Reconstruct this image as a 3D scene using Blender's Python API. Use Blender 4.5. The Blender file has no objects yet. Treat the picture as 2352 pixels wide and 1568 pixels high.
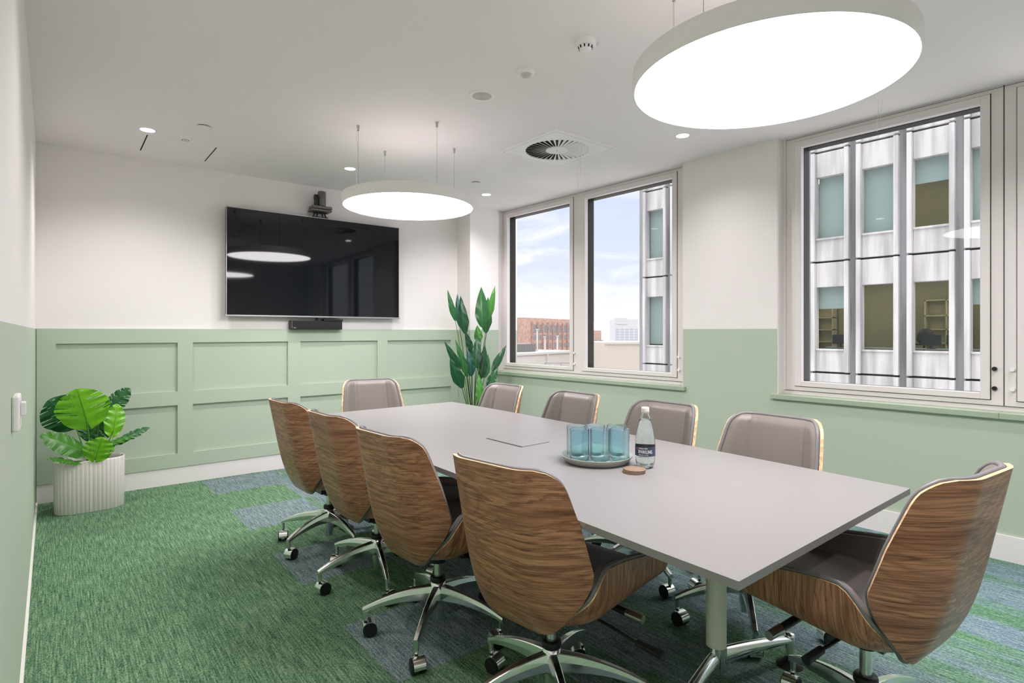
import bpy, math, random
from math import sin, cos, pi, radians, sqrt, floor
from mathutils import Vector, Matrix
random.seed(7)
S = bpy.context.scene
COL = S.collection

# ------------------------------------------------------------------ camera
cd = bpy.data.cameras.new('camera'); cam = bpy.data.objects.new('camera', cd); COL.objects.link(cam)
cam.location = (0, 0, 1.28); cam.rotation_euler = (pi/2, 0, -radians(38.664))
cd.sensor_width = 36; cd.lens = 1305/2352*36; cd.shift_y = -21.5/2352; cd.clip_start = .02; cd.clip_end = 3000
S.camera = cam
# ------------------------------------------------------------------ view
vs = S.view_settings
vs.view_transform = 'Standard'; vs.look = 'None'; vs.gamma = 1; vs.use_curve_mapping = False; vs.exposure = 0.58
S.cycles.max_bounces = 12; S.cycles.transmission_bounces = 10; S.cycles.transparent_max_bounces = 16
S.cycles.diffuse_bounces = 6; S.cycles.sample_clamp_indirect = 6; S.cycles.caustics_reflective = False
# ------------------------------------------------------------------ world sky
w = bpy.data.worlds.new('sky'); S.world = w; w.use_nodes = True
nt = w.node_tree; N = nt.nodes; LK = nt.links; N.clear()
def wn(t, **k):
    n = N.new(t)
    for a, b in k.items(): setattr(n, a, b)
    return n
tc = wn('ShaderNodeTexCoord'); sp = wn('ShaderNodeSeparateXYZ'); LK.new(tc.outputs['Generated'], sp.inputs[0])
g = wn('ShaderNodeValToRGB'); LK.new(sp.outputs['Z'], g.inputs[0]); cr = g.color_ramp
cr.elements[0].position = 0.0; cr.elements[0].color = (.90, .91, .97, 1)
cr.elements[1].position = .55; cr.elements[1].color = (.90, .89, .90, 1)
e = cr.elements.new(.035); e.color = (.93, .93, .98, 1)
e = cr.elements.new(.09); e.color = (.74, .78, .97, 1)
e = cr.elements.new(.25); e.color = (.63, .70, .96, 1)
e = cr.elements.new(.38); e.color = (.70, .74, .92, 1)
mp = wn('ShaderNodeMapping'); mp.inputs['Scale'].default_value = (2.2, 2.2, 9); LK.new(tc.outputs['Generated'], mp.inputs[0])
no = wn('ShaderNodeTexNoise'); no.inputs['Scale'].default_value = 2.4; no.inputs['Detail'].default_value = 7; no.inputs['Roughness'].default_value = .58
no.inputs['Distortion'].default_value = .6
LK.new(mp.outputs[0], no.inputs['Vector'])
cl = wn('ShaderNodeValToRGB'); LK.new(no.outputs[0], cl.inputs[0]); cl.color_ramp.elements[0].position = .46; cl.color_ramp.elements[1].position = .66
mx = wn('ShaderNodeMixRGB'); LK.new(cl.outputs[0], mx.inputs[0]); LK.new(g.outputs[0], mx.inputs[1]); mx.inputs[2].default_value = (.97, .96, .99, 1)
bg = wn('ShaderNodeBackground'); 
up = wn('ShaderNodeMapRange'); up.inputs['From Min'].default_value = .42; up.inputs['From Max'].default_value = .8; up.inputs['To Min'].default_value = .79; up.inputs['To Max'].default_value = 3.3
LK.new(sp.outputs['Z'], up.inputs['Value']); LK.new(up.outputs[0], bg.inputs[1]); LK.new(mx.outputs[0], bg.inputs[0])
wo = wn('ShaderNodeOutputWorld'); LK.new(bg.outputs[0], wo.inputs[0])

# ------------------------------------------------------------------ room lamps (seen and added downlights; pendants glow by diffusers and an added upper disc)
DOWN = [(.493, 4.70), (1.979, 4.72), (3.445, 4.73), (3.517, 2.428), (.49, 2.43), (.49, .14), (3.5, .14), (1.98, -.9)]  # the last four are out of view, added for more room light
DOWN_W, PEND_E = 43.0, 14.5
def spot(x, y, z, watts):
    l = bpy.data.lights.new('downlight_lamp', 'SPOT'); l.energy = watts; l.spot_size = radians(140); l.spot_blend = 1.0
    l.shadow_soft_size = .035; l.color = (1, .965, .97)
    o = bpy.data.objects.new('downlight_lamp', l); o.location = (x, y, z); COL.objects.link(o); return o

# ------------------------------------------------------------------ materials
def newmat(name):
    m = bpy.data.materials.new(name); m.use_nodes = True
    return m, m.node_tree.nodes, m.node_tree.links, m.node_tree.nodes['Principled BSDF']
def M(name, col, rough=.5, metal=0, spec=.5, emit=None, estr=0, trans=0, ior=1.45, coat=0, bump=None):
    m, n, l, b = newmat(name)
    b.inputs['Base Color'].default_value = (*col, 1); b.inputs['Roughness'].default_value = rough
    b.inputs['Metallic'].default_value = metal; b.inputs['Specular IOR Level'].default_value = spec
    b.inputs['Transmission Weight'].default_value = trans; b.inputs['IOR'].default_value = ior; b.inputs['Coat Weight'].default_value = coat
    if emit: b.inputs['Emission Color'].default_value = (*emit, 1); b.inputs['Emission Strength'].default_value = estr
    if bump:
        t = n.new('ShaderNodeTexCoord'); q = n.new('ShaderNodeTexNoise'); q.inputs['Scale'].default_value = bump[0]; q.inputs['Detail'].default_value = 4
        l.new(t.outputs['Object'], q.inputs['Vector']); p = n.new('ShaderNodeBump'); p.inputs['Strength'].default_value = bump[1]; p.inputs['Distance'].default_value = .01
        l.new(q.outputs[0], p.inputs['Height']); l.new(p.outputs[0], b.inputs['Normal'])
    return m
def ramp(n, stops):
    r = n.new('ShaderNodeValToRGB'); c = r.color_ramp
    while len(c.elements) < len(stops): c.elements.new(.5)
    for e, (p, col) in zip(c.elements, stops): e.position = p; e.color = (*col, 1)
    return r
WHITE_W = (.90, .85, .845); GREEN_W = (.49, .57, .455)
def wallpaint():
    m, n, l, b = newmat('two_tone_wall_paint')
    ge = n.new('ShaderNodeNewGeometry'); s = n.new('ShaderNodeSeparateXYZ'); l.new(ge.outputs['Position'], s.inputs[0])
    c = n.new('ShaderNodeMath'); c.operation = 'GREATER_THAN'; c.inputs[1].default_value = 1.305; l.new(s.outputs['Z'], c.inputs[0])
    x = n.new('ShaderNodeMixRGB'); l.new(c.outputs[0], x.inputs[0]); x.inputs[1].default_value = (*GREEN_W, 1); x.inputs[2].default_value = (*WHITE_W, 1)
    l.new(x.outputs[0], b.inputs['Base Color']); b.inputs['Roughness'].default_value = .62
    return m
def wood(name, axis):
    """walnut veneer; axis 0: grain runs across the shell, 1: grain runs up the shell"""
    m, n, l, b = newmat(name)
    t = n.new('ShaderNodeTexCoord'); oi = n.new('ShaderNodeObjectInfo')
    add = n.new('ShaderNodeVectorMath'); add.operation = 'ADD'; l.new(t.outputs['Object'], add.inputs[0])
    sc = n.new('ShaderNodeVectorMath'); sc.operation = 'SCALE'; sc.inputs['Scale'].default_value = 7.0
    cmb = n.new('ShaderNodeCombineXYZ'); l.new(oi.outputs['Random'], cmb.inputs[0]); l.new(oi.outputs['Random'], cmb.inputs[2]); l.new(cmb.outputs[0], sc.inputs[0])
    l.new(sc.outputs[0], add.inputs[1])
    # big soft swirls bend the grain
    w1 = n.new('ShaderNodeTexNoise'); w1.inputs['Scale'].default_value = 2.2; w1.inputs['Detail'].default_value = .6; l.new(add.outputs[0], w1.inputs['Vector'])
    mpp = n.new('ShaderNodeMapping'); l.new(add.outputs[0], mpp.inputs[0])
    mpp.inputs['Scale'].default_value = (.30, .42, 7.5) if axis == 0 else (7.5, 2.5, .55)
    if axis == 1: mpp.inputs['Rotation'].default_value = (0, radians(-12), 0)
    ws = n.new('ShaderNodeVectorMath'); ws.operation = 'SCALE'; ws.inputs['Scale'].default_value = 1.0; l.new(w1.outputs['Color'], ws.inputs[0])
    a2 = n.new('ShaderNodeVectorMath'); a2.operation = 'ADD'; l.new(mpp.outputs[0], a2.inputs[0]); l.new(ws.outputs[0], a2.inputs[1])
    bands = n.new('ShaderNodeTexNoise'); bands.inputs['Scale'].default_value = 2.3; bands.inputs['Detail'].default_value = 5; bands.inputs['Roughness'].default_value = .62
    l.new(a2.outputs[0], bands.inputs['Vector'])
    m3 = n.new('ShaderNodeMapping'); m3.inputs['Scale'].default_value = (1, 1, 3.0) if axis == 0 else (3.0, 1, 1); ws2 = n.new('ShaderNodeVectorMath'); ws2.operation = 'SCALE'; ws2.inputs['Scale'].default_value = .28; l.new(w1.outputs['Color'], ws2.inputs[0]); a3 = n.new('ShaderNodeVectorMath'); a3.operation = 'ADD'; l.new(mpp.outputs[0], a3.inputs[0]); l.new(ws2.outputs[0], a3.inputs[1]); l.new(a3.outputs[0], m3.inputs[0])
    fine = n.new('ShaderNodeTexNoise'); fine.inputs['Scale'].default_value = 13; fine.inputs['Detail'].default_value = 3; l.new(m3.outputs[0], fine.inputs['Vector'])
    r = ramp(n, [(.28, (.17, .060, .034)), (.38, (.34, .140, .080)), (.46, (.46, .215, .128)), (.505, (.28, .112, .064)), (.54, (.52, .255, .150)), (.60, (.42, .188, .108)), (.63, (.33, .140, .080)), (.76, (.50, .245, .142))])
    l.new(bands.outputs[0], r.inputs[0])
    fr = ramp(n, [(.40, (.55, .50, .48)), (.50, (1.06, 1.06, 1.06))]); l.new(fine.outputs[0], fr.inputs[0])
    mu = n.new('ShaderNodeMixRGB'); mu.blend_type = 'MULTIPLY'; mu.inputs[0].default_value = .8; l.new(r.outputs[0], mu.inputs[1]); l.new(fr.outputs[0], mu.inputs[2])
    w2 = n.new('ShaderNodeTexNoise'); w2.inputs['Scale'].default_value = 1.0; w2.inputs['Detail'].default_value = 1.0
    m4 = n.new('ShaderNodeMapping'); m4.inputs['Scale'].default_value = (2.0, 2.6, 3.4) if axis == 0 else (4.0, 2.0, 1.6); l.new(add.outputs[0], m4.inputs[0]); l.new(m4.outputs[0], w2.inputs['Vector'])
    sx = n.new('ShaderNodeSeparateXYZ'); l.new(t.outputs['Object'], sx.inputs[0])
    k1 = n.new('ShaderNodeMath'); k1.operation = 'MULTIPLY'; k1.inputs[1].default_value = 210; l.new(sx.outputs['Z' if axis == 0 else 'X'], k1.inputs[0])
    k2 = n.new('ShaderNodeMath'); k2.operation = 'MULTIPLY_ADD'; k2.inputs[1].default_value = 75; l.new(w2.outputs[0], k2.inputs[0]); l.new(k1.outputs[0], k2.inputs[2])
    k3 = n.new('ShaderNodeMath'); k3.operation = 'SINE'; l.new(k2.outputs[0], k3.inputs[0])
    lr = ramp(n, [(.30, (1.10, 1.10, 1.10)), (.80, (.88, .86, .85)), (.98, (.62, .57, .54))])
    k4 = n.new('ShaderNodeMath'); k4.operation = 'MULTIPLY_ADD'; k4.inputs[1].default_value = .5; k4.inputs[2].default_value = .5; l.new(k3.outputs[0], k4.inputs[0]); l.new(k4.outputs[0], lr.inputs[0])
    mv = n.new('ShaderNodeMixRGB'); mv.blend_type = 'MULTIPLY'; l.new(bands.outputs[0], mv.inputs[0]); l.new(mu.outputs[0], mv.inputs[1]); l.new(lr.outputs[0], mv.inputs[2]); mu = mv
    l.new(mu.outputs[0], b.inputs['Base Color']); b.inputs['Roughness'].default_value = .36; b.inputs['Coat Weight'].default_value = .15; b.inputs['Coat Roughness'].default_value = .25
    return m
def plyedge():
    m, n, l, b = newmat('ply_edge')
    t = n.new('ShaderNodeTexCoord'); q = n.new('ShaderNodeTexNoise'); q.inputs['Scale'].default_value = 60; l.new(t.outputs['Object'], q.inputs['Vector'])
    r = ramp(n, [(.35, (.55, .34, .18)), (.6, (.80, .56, .34))]); l.new(q.outputs[0], r.inputs[0]); l.new(r.outputs[0], b.inputs['Base Color'])
    b.inputs['Roughness'].default_value = .45; return m
TILE = .514
def carpet():
    m, n, l, b = newmat('carpet_tiles')
    ge = n.new('ShaderNodeNewGeometry'); s = n.new('ShaderNodeSeparateXYZ'); l.new(ge.outputs['Position'], s.inputs[0])
    def ma(op, a, bb=None, c=None):
        q = n.new('ShaderNodeMath'); q.operation = op
        for i, v in enumerate((a, bb, c)):
            if v is None: continue
            if isinstance(v, (int, float)): q.inputs[i].default_value = v
            else: l.new(v, q.inputs[i])
        return q.outputs[0]
    X, Y = s.outputs['X'], s.outputs['Y']
    col = ma('FLOOR', ma('DIVIDE', ma('ADD', X, .056), TILE)); row = ma('FLOOR', ma('DIVIDE', ma('SUBTRACT', Y, .338), TILE))
    par = ma('MODULO', ma('ADD', row, 20), 2)            # 1 on odd rows
    par = ma('GREATER_THAN', par, .5)
    idv = n.new('ShaderNodeCombineXYZ'); l.new(col, idv.inputs[0]); l.new(row, idv.inputs[1])
    wn1 = n.new('ShaderNodeTexWhiteNoise'); l.new(idv.outputs[0], wn1.inputs['Vector'])
    is2 = ma('COMPARE', col, 2, .1); gt2 = ma('GREATER_THAN', col, 2.5)
    # long streaks along Y, each tile with its own offset
    st = n.new('ShaderNodeCombineXYZ')
    l.new(ma('MULTIPLY', X, 7.0), st.inputs[0]); l.new(ma('MULTIPLY', Y, .55), st.inputs[1]); l.new(ma('MULTIPLY', wn1.outputs[0], 11), st.inputs[2])
    n1 = n.new('ShaderNodeTexNoise'); n1.inputs['Scale'].default_value = 1.0; n1.inputs['Detail'].default_value = 2; l.new(st.outputs[0], n1.inputs['Vector'])
    # greys: share of blue-grey yarn
    mixr = ma('MULTIPLY', gt2, ma('SMOOTH_MIN', 1.0, ma('MAXIMUM', 0.0, ma('MULTIPLY', ma('SUBTRACT', n1.outputs[0], .36), 4.5)), .1))
    c2 = ma('MULTIPLY', is2, ma('MULTIPLY', par, .85))
    blue = ma('MINIMUM', 1.0, ma('ADD', mixr, c2))
    # yarn texture: fine ribs along Y with dashes
    fv = n.new('ShaderNodeCombineXYZ'); l.new(ma('MULTIPLY', X, 165), fv.inputs[0]); l.new(ma('MULTIPLY', Y, 7.0), fv.inputs[1])
    n2 = n.new('ShaderNodeTexNoise'); n2.inputs['Scale'].default_value = 1; n2.inputs['Detail'].default_value = 3; l.new(fv.outputs[0], n2.inputs['Vector'])
    fv2 = n.new('ShaderNodeCombineXYZ'); l.new(ma('MULTIPLY', X, 190), fv2.inputs[0]); l.new(ma('MULTIPLY', Y, 110), fv2.inputs[1])
    n3 = n.new('ShaderNodeTexVoronoi'); n3.inputs['Scale'].default_value = 1; l.new(fv2.outputs[0], n3.inputs['Vector'])
    yarn = ma('ADD', ma('MULTIPLY', n2.outputs[0], .62), ma('MULTIPLY', n3.outputs['Distance'], -.28))
    G = ramp(n, [(.00, (.045, .105, .065)), (.16, (.125, .235, .135)), (.30, (.25, .385, .225)), (.46, (.44, .56, .36))]); l.new(yarn, G.inputs[0])
    B = ramp(n, [(.00, (.085, .13, .15)), (.16, (.19, .25, .28)), (.30, (.34, .39, .43)), (.46, (.55, .58, .63))]); l.new(yarn, B.inputs[0])
    mx = n.new('ShaderNodeMixRGB'); l.new(blue, mx.inputs[0]); l.new(G.outputs[0], mx.inputs[1]); l.new(B.outputs[0], mx.inputs[2])
    # tiles turn more teal on the window side, blue daylight painted in too
    te = ma('MULTIPLY', ma('MINIMUM', 1.0, ma('MAXIMUM', 0.0, ma('DIVIDE', ma('SUBTRACT', X, 1.6), 1.6))), .55)
    mt = n.new('ShaderNodeMixRGB'); mt.blend_type = 'MULTIPLY'; l.new(te, mt.inputs[0]); l.new(mx.outputs[0], mt.inputs[1]); mt.inputs[2].default_value = (.90, 1.10, 1.16, 1)
    # slight tile to tile tone
    tt = n.new('ShaderNodeMixRGB'); tt.blend_type = 'MULTIPLY'; tt.inputs[0].default_value = 1; l.new(mt.outputs[0], tt.inputs[1])
    cv = n.new('ShaderNodeCombineXYZ'); tv = ma('ADD', .93, ma('MULTIPLY', wn1.outputs[0], .14))
    for i in range(3): l.new(tv, cv.inputs[i])
    l.new(cv.outputs[0], tt.inputs[2]); l.new(tt.outputs[0], b.inputs['Base Color'])
    b.inputs['Roughness'].default_value = .95; b.inputs['Specular IOR Level'].default_value = .1
    bu = n.new('ShaderNodeBump'); bu.inputs['Strength'].default_value = .8; bu.inputs['Distance'].default_value = .004; l.new(n3.outputs['Distance'], bu.inputs['Height']); bu.invert = True
    l.new(bu.outputs[0], b.inputs['Normal'])
    return m
def pane_mat(name, tint, refl=1.0, ior=1.5):
    m, n, l, b = newmat(name); n.remove(b)
    t = n.new('ShaderNodeBsdfTransparent'); t.inputs[0].default_value = (*tint, 1); g = n.new('ShaderNodeBsdfGlossy'); g.inputs['Roughness'].default_value = 0
    f = n.new('ShaderNodeLayerWeight'); pw = n.new('ShaderNodeMath'); pw.operation = 'POWER'; pw.inputs[1].default_value = 5; l.new(f.outputs['Facing'], pw.inputs[0])
    mlt = n.new('ShaderNodeMath'); mlt.operation = 'MULTIPLY_ADD'; mlt.inputs[1].default_value = .4*refl; mlt.inputs[2].default_value = .010*refl
    l.new(pw.outputs[0], mlt.inputs[0]); x = n.new('ShaderNodeMixShader'); l.new(mlt.outputs[0], x.inputs[0]); l.new(t.outputs[0], x.inputs[1]); l.new(g.outputs[0], x.inputs[2])
    l.new(x.outputs[0], n['Material Output'].inputs[0]); return m
def concrete(name, lo, hi, sc=3.0):
    m, n, l, b = newmat(name)
    ge = n.new('ShaderNodeNewGeometry'); mp_ = n.new('ShaderNodeMapping'); mp_.inputs['Scale'].default_value = (2.2, 2.2, .22); l.new(ge.outputs['Position'], mp_.inputs[0])
    q = n.new('ShaderNodeTexNoise'); q.inputs['Scale'].default_value = sc; q.inputs['Detail'].default_value = 6; l.new(mp_.outputs[0], q.inputs['Vector'])
    r = ramp(n, [(.36, lo), (.58, hi)]); l.new(q.outputs[0], r.inputs[0]); l.new(r.outputs[0], b.inputs['Base Color']); b.inputs['Roughness'].default_value = .8
    return m
def leafmat(name, c1, c2, vein):
    m, n, l, b = newmat(name)
    uv = n.new('ShaderNodeUVMap'); s = n.new('ShaderNodeSeparateXYZ'); l.new(uv.outputs[0], s.inputs[0])
    q = n.new('ShaderNodeTexNoise'); q.inputs['Scale'].default_value = 5; l.new(uv.outputs[0], q.inputs['Vector'])
    x = n.new('ShaderNodeMixRGB'); l.new(q.outputs[0], x.inputs[0]); x.inputs[1].default_value = (*c1, 1); x.inputs[2].default_value = (*c2, 1)
    ab = n.new('ShaderNodeMath'); ab.operation = 'ABSOLUTE'; l.new(s.outputs['X'], ab.inputs[0])
    lt = n.new('ShaderNodeMath'); lt.operation = 'LESS_THAN'; lt.inputs[1].default_value = .03; l.new(ab.outputs[0], lt.inputs[0])
    y = n.new('ShaderNodeMixRGB'); l.new(lt.outputs[0], y.inputs[0]); l.new(x.outputs[0], y.inputs[1]); y.inputs[2].default_value = (*vein, 1)
    l.new(y.outputs[0], b.inputs['Base Color']); b.inputs['Roughness'].default_value = .32
    wv = n.new('ShaderNodeTexWave'); wv.inputs['Scale'].default_value = 5; wv.bands_direction = 'DIAGONAL'; wv.inputs['Distortion'].default_value = 1; l.new(uv.outputs[0], wv.inputs['Vector'])
    bu = n.new('ShaderNodeBump'); bu.inputs['Strength'].default_value = .12; bu.inputs['Distance'].default_value = .002; l.new(wv.outputs[0], bu.inputs['Height']); l.new(bu.outputs[0], b.inputs['Normal'])
    return m

m_wall = wallpaint()
m_white = M('white_paint', WHITE_W, .6)
m_ceil = M('ceiling_paint', (.94, .865, .88), .75)
m_green = M('sage_green_paint', GREEN_W, .5)
m_gsill = M('green_sill_paint', (.40, .48, .36), .45)
m_skirt = M('skirting_white', (.90, .84, .84), .45)
m_frame = M('window_frame_white', (.83, .77, .765), .4)
m_brown = M('dark_bronze', (.025, .018, .012), .45)
m_gap = M('dark_gap', (.02, .018, .016), .8)
m_pane = pane_mat('window_glass', (.97, .98, .975), 1.0)
m_carpet = carpet()
m_table = M('table_laminate', (.25, .237, .235), .36, spec=.4)
m_chrome = M('polished_aluminium', (.86, .89, .87), .17, 1)
m_dchrome = M('satin_chrome', (.55, .55, .52), .22, 1)
m_black = M('black_plastic', (.012, .012, .013), .4)
m_blackg = M('gloss_black', (.006, .006, .007), .12)
m_lea = M('taupe_leather', (.205, .175, .160), .40, bump=(300, .06))
m_pipe = M('grey_piping', (.19, .18, .185), .42)
m_wback = wood('walnut_veneer_across', 0); m_wseat = wood('walnut_veneer_upright', 1); m_ply = plyedge()
m_pole = M('cream_powdercoat', (.95, .94, .82), .35)
m_glow = M('diffuser_glow', (.9, .9, .9), .5, emit=(1, .962, .97), estr=PEND_E)
m_added_upglow = M('added_upglow', (.8, .8, .8), .5, emit=(1, .95, .93), estr=.5)  # glow added to brighten the ceiling
m_glow2 = M('downlight_glow', (.9, .9, .9), .5, emit=(1, .98, .95), estr=14)
m_plast = M('white_plastic', (.95, .91, .91), .4)
m_plast2 = M('pale_grey_plastic', (.66, .62, .61), .5)
m_screen = M('screen_glass', (.0030, .0045, .007), .04, spec=.5)
m_silver = M('silver_bezel', (.5, .5, .5), .3, .8)
m_camgrey = M('camera_grey', (.17, .155, .15), .35, .3)
m_text = M('white_print', (.8, .8, .8), .5)

# ------------------------------------------------------------------ mesh helpers
class MB:
    def __init__(s): s.v = []; s.f = []; s.m = []; s.sm = []; s.uv = None
    def add(s, vs, fs, mi=0, smooth=False):
        o = len(s.v); s.v += [tuple(p) for p in vs]
        for f in fs: s.f.append(tuple(i+o for i in f)); s.m.append(mi); s.sm.append(smooth)
    def box(s, x0, x1, y0, y1, z0, z1, mi=0):
        s.hexa([(x0,y0,z0),(x1,y0,z0),(x1,y1,z0),(x0,y1,z0),(x0,y0,z1),(x1,y0,z1),(x1,y1,z1),(x0,y1,z1)], mi)
    def hexa(s, p, mi=0): s.add(p, [(3,2,1,0),(4,5,6,7),(0,1,5,4),(1,2,6,5),(2,3,7,6),(3,0,4,7)], mi)
    def bar(s, a, b, w, h, mi=0, w2=None, h2=None, up=(0,0,1)):
        a = Vector(a); b = Vector(b); d = (b-a).normalized(); r = d.cross(Vector(up)).normalized(); u = r.cross(d)
        w2 = w2 or w; h2 = h2 or h; P = []
        for c, ww, hh in ((a, w, h), (b, w2, h2)):
            P += [c-r*ww/2-u*hh/2, c+r*ww/2-u*hh/2, c+r*ww/2+u*hh/2, c-r*ww/2+u*hh/2]
        s.add(P, [(3,2,1,0),(4,5,6,7),(0,1,5,4),(1,2,6,5),(2,3,7,6),(3,0,4,7)], mi)
    def cyl(s, a, b, r, r2=None, n=20, mi=0, caps=True):
        s.tube([a, b], [r, r if r2 is None else r2], n, mi, caps)
    def tube(s, path, rad, n=10, mi=0, caps=True, closed=False):
        P = [Vector(p) for p in path]; k = len(P)
        if isinstance(rad, (int, float)): rad = [rad]*k
        ref = Vector((0, 0, 1)); rings = []; prev = None
        for i, p in enumerate(P):
            if closed: d = P[(i+1) % k]-P[i-1]
            else: d = P[min(i+1, k-1)]-P[max(i-1, 0)]
            d.normalize()
            if prev is None:
                a = d.cross(ref)
                if a.length < .01: a = d.cross(Vector((1, 0, 0)))
                a.normalize()
            else:
                a = prev - d*prev.dot(d)
                if a.length < 1e-5: a = d.orthogonal()
                a.normalize()
            prev = a; bb = d.cross(a)
            rings.append([p+(a*cos(2*pi*j/n)+bb*sin(2*pi*j/n))*rad[i] for j in range(n)])
        vs = [q for r in rings for q in r]; fs = []
        for i in range(k if closed else k-1):
            i2 = (i+1) % k
            for j in range(n): fs.append((i*n+j, i*n+(j+1) % n, i2*n+(j+1) % n, i2*n+j))
        s.add(vs, fs, mi, True)
        if caps and not closed:
            s.add(rings[0], [tuple(range(n-1, -1, -1))], mi); s.add(rings[-1], [tuple(range(n))], mi)
    def lathe(s, prof, c=(0,0,0), n=32, mi=0, smooth=True, mod=None):
        vs = []
        for r, z in prof:
            for j in range(n):
                a = 2*pi*j/n; rr = r*(mod(a) if mod else 1); vs.append((c[0]+rr*cos(a), c[1]+rr*sin(a), c[2]+z))
        fs = []
        for i in range(len(prof)-1):
            for j in range(n): fs.append((i*n+j, i*n+(j+1) % n, (i+1)*n+(j+1) % n, (i+1)*n+j))
        s.add(vs, fs, mi, smooth)
    def disc(s, c, r, n=32, mi=0, down=False):
        v = [(c[0]+r*cos(2*pi*j/n), c[1]+r*sin(2*pi*j/n), c[2]) for j in range(n)]
        s.add(v, [tuple(range(n-1, -1, -1)) if down else tuple(range(n))], mi)
    def grid(s, G, mi=0, smooth=True, flip=False):
        a = len(G); b = len(G[0]); vs = [p for r in G for p in r]; fs = []
        for i in range(a-1):
            for j in range(b-1):
                q = (i*b+j, i*b+j+1, (i+1)*b+j+1, (i+1)*b+j); fs.append(q[::-1] if flip else q)
        s.add(vs, fs, mi, smooth)
    def slab(s, A, B, ma, mb, me):
        """solid between two grids A and B"""
        s.grid(A, ma, flip=True); s.grid(B, mb)
        a = len(A); b = len(A[0])
        ring = [(0, j) for j in range(b)]+[(i, b-1) for i in range(1, a)]+[(a-1, j) for j in range(b-2, -1, -1)]+[(i, 0) for i in range(a-2, 0, -1)]
        k = len(ring); vs = [A[i][j] for i, j in ring]+[B[i][j] for i, j in ring]
        s.add(vs, [(q, (q+1) % k, (q+1) % k+k, q+k) for q in range(k)], me, True)
        return [(Vector(A[i][j])+Vector(B[i][j]))/2 for i, j in ring]
    def prism(s, poly, z0, z1, mi=0, me=None):
        n = len(poly); v = [(x, y, z0) for x, y in poly]+[(x, y, z1) for x, y in poly]
        s.add(v, [tuple(range(n-1, -1, -1)), tuple(range(n, 2*n))], mi)
        s.add(v, [(i, (i+1) % n, (i+1) % n+n, i+n) for i in range(n)], mi if me is None else me)
    def build(s, name, mats, parent=None, bevel=0, seg=2, uvs=None):
        me = bpy.data.meshes.new(name); me.from_pydata(s.v, [], s.f)
        for mt in (mats if isinstance(mats, (list, tuple)) else [mats]): me.materials.append(mt)
        me.polygons.foreach_set('material_index', s.m); me.polygons.foreach_set('use_smooth', s.sm)
        if uvs:
            ul = me.uv_layers.new(name='UVMap')
            for lp in me.loops: ul.data[lp.index].uv = uvs[lp.vertex_index]
        me.validate(); me.update()
        o = bpy.data.objects.new(name, me); COL.objects.link(o)
        if parent: o.parent = parent
        if bevel:
            b = o.modifiers.new('bevel', 'BEVEL'); b.width = bevel; b.segments = seg; b.limit_method = 'ANGLE'; b.angle_limit = radians(40)
        return o
def shift(v, c): return (v[0]-c[0], v[1]-c[1], v[2]-c[2])
def thing(name, label, cat, loc=(0,0,0), rz=0, group=None):
    o = bpy.data.objects.new(name, None); o.empty_display_size = .1; COL.objects.link(o); o.location = loc; o.rotation_euler = (0, 0, rz)
    o['label'] = label; o['category'] = cat
    if group: o['group'] = group
    return o
def tag(o, label, cat, group=None):
    o['label'] = label; o['category'] = cat
    if group: o['group'] = group
    return o
def struct(o, label=None):
    o['kind'] = 'structure'
    if label: o['label'] = label
    return o
def relabel(o, label):
    o['label'] = label; return o
def dup(o, loc, rz=0, label=None):
    def cp(x, par):
        c = x.copy(); COL.objects.link(c); c.parent = par
        for ch in x.children: cp(ch, c)
        return c
    r = cp(o, None); r.location = loc; r.rotation_euler = (0, 0, rz)
    if label: r['label'] = label
    return r
def textmesh(name, body, size, mat, parent, font_scale_x=1, mapf=None, extrude=.0004, align='CENTER', shear=0, bold=0):
    cu = bpy.data.curves.new(name, 'FONT'); cu.body = body; cu.size = size; cu.align_x = align; cu.align_y = 'CENTER'; cu.extrude = extrude; cu.shear = shear; cu.offset = bold
    t = bpy.data.objects.new(name+'_tmp', cu); COL.objects.link(t)
    dg = bpy.context.evaluated_depsgraph_get(); me = bpy.data.meshes.new_from_object(t.evaluated_get(dg))
    bpy.data.objects.remove(t); bpy.data.curves.remove(cu)
    for v in me.vertices:
        x, y, z = v.co; x *= font_scale_x
        v.co = mapf(x, y, z)
    me.name = name; me.materials.clear(); me.materials.append(mat)
    o = bpy.data.objects.new(name, me); COL.objects.link(o); o.parent = parent; return o

# ================================================================== ROOM SHELL
CH = 2.696; YB = 5.524; YF = -1.6
def WX(y, o=0): return 4.102+.0311*(5.308-y)+o
def wbox(mb, y0, y1, o0, o1, z0, z1, mi=0):
    mb.hexa([(WX(y0, o0), y0, z0), (WX(y0, o1), y0, z0), (WX(y1, o1), y1, z0), (WX(y1, o0), y1, z0),
             (WX(y0, o0), y0, z1), (WX(y0, o1), y0, z1), (WX(y1, o1), y1, z1), (WX(y1, o0), y1, z1)], mi)
mb = MB(); mb.box(-.6, 4.33, YF-.2, YB+.2, -.12, 0); struct(mb.build('floor', m_carpet))
mb = MB(); mb.box(-.6, 4.33, YF-.2, YB+.2, CH, CH+.15); struct(mb.build('ceiling', m_ceil))
mb = MB(); mb.box(-.3, 4.5, YB, YB+.15, 0, CH); struct(mb.build('wall_back', m_wall))
mb = MB(); mb.box(-.3, 4.6, YF-.15, YF, 0, CH); struct(mb.build('wall_front', m_wall))
mb = MB(); mb.hexa([(-.25, YF, 0), (-.079, YF, 0), (-.126, YB, 0), (-.25, YB, 0), (-.25, YF, CH), (-.079, YF, CH), (-.126, YB, CH), (-.25, YB, CH)]); struct(mb.build('wall_left', m_wall))
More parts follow.
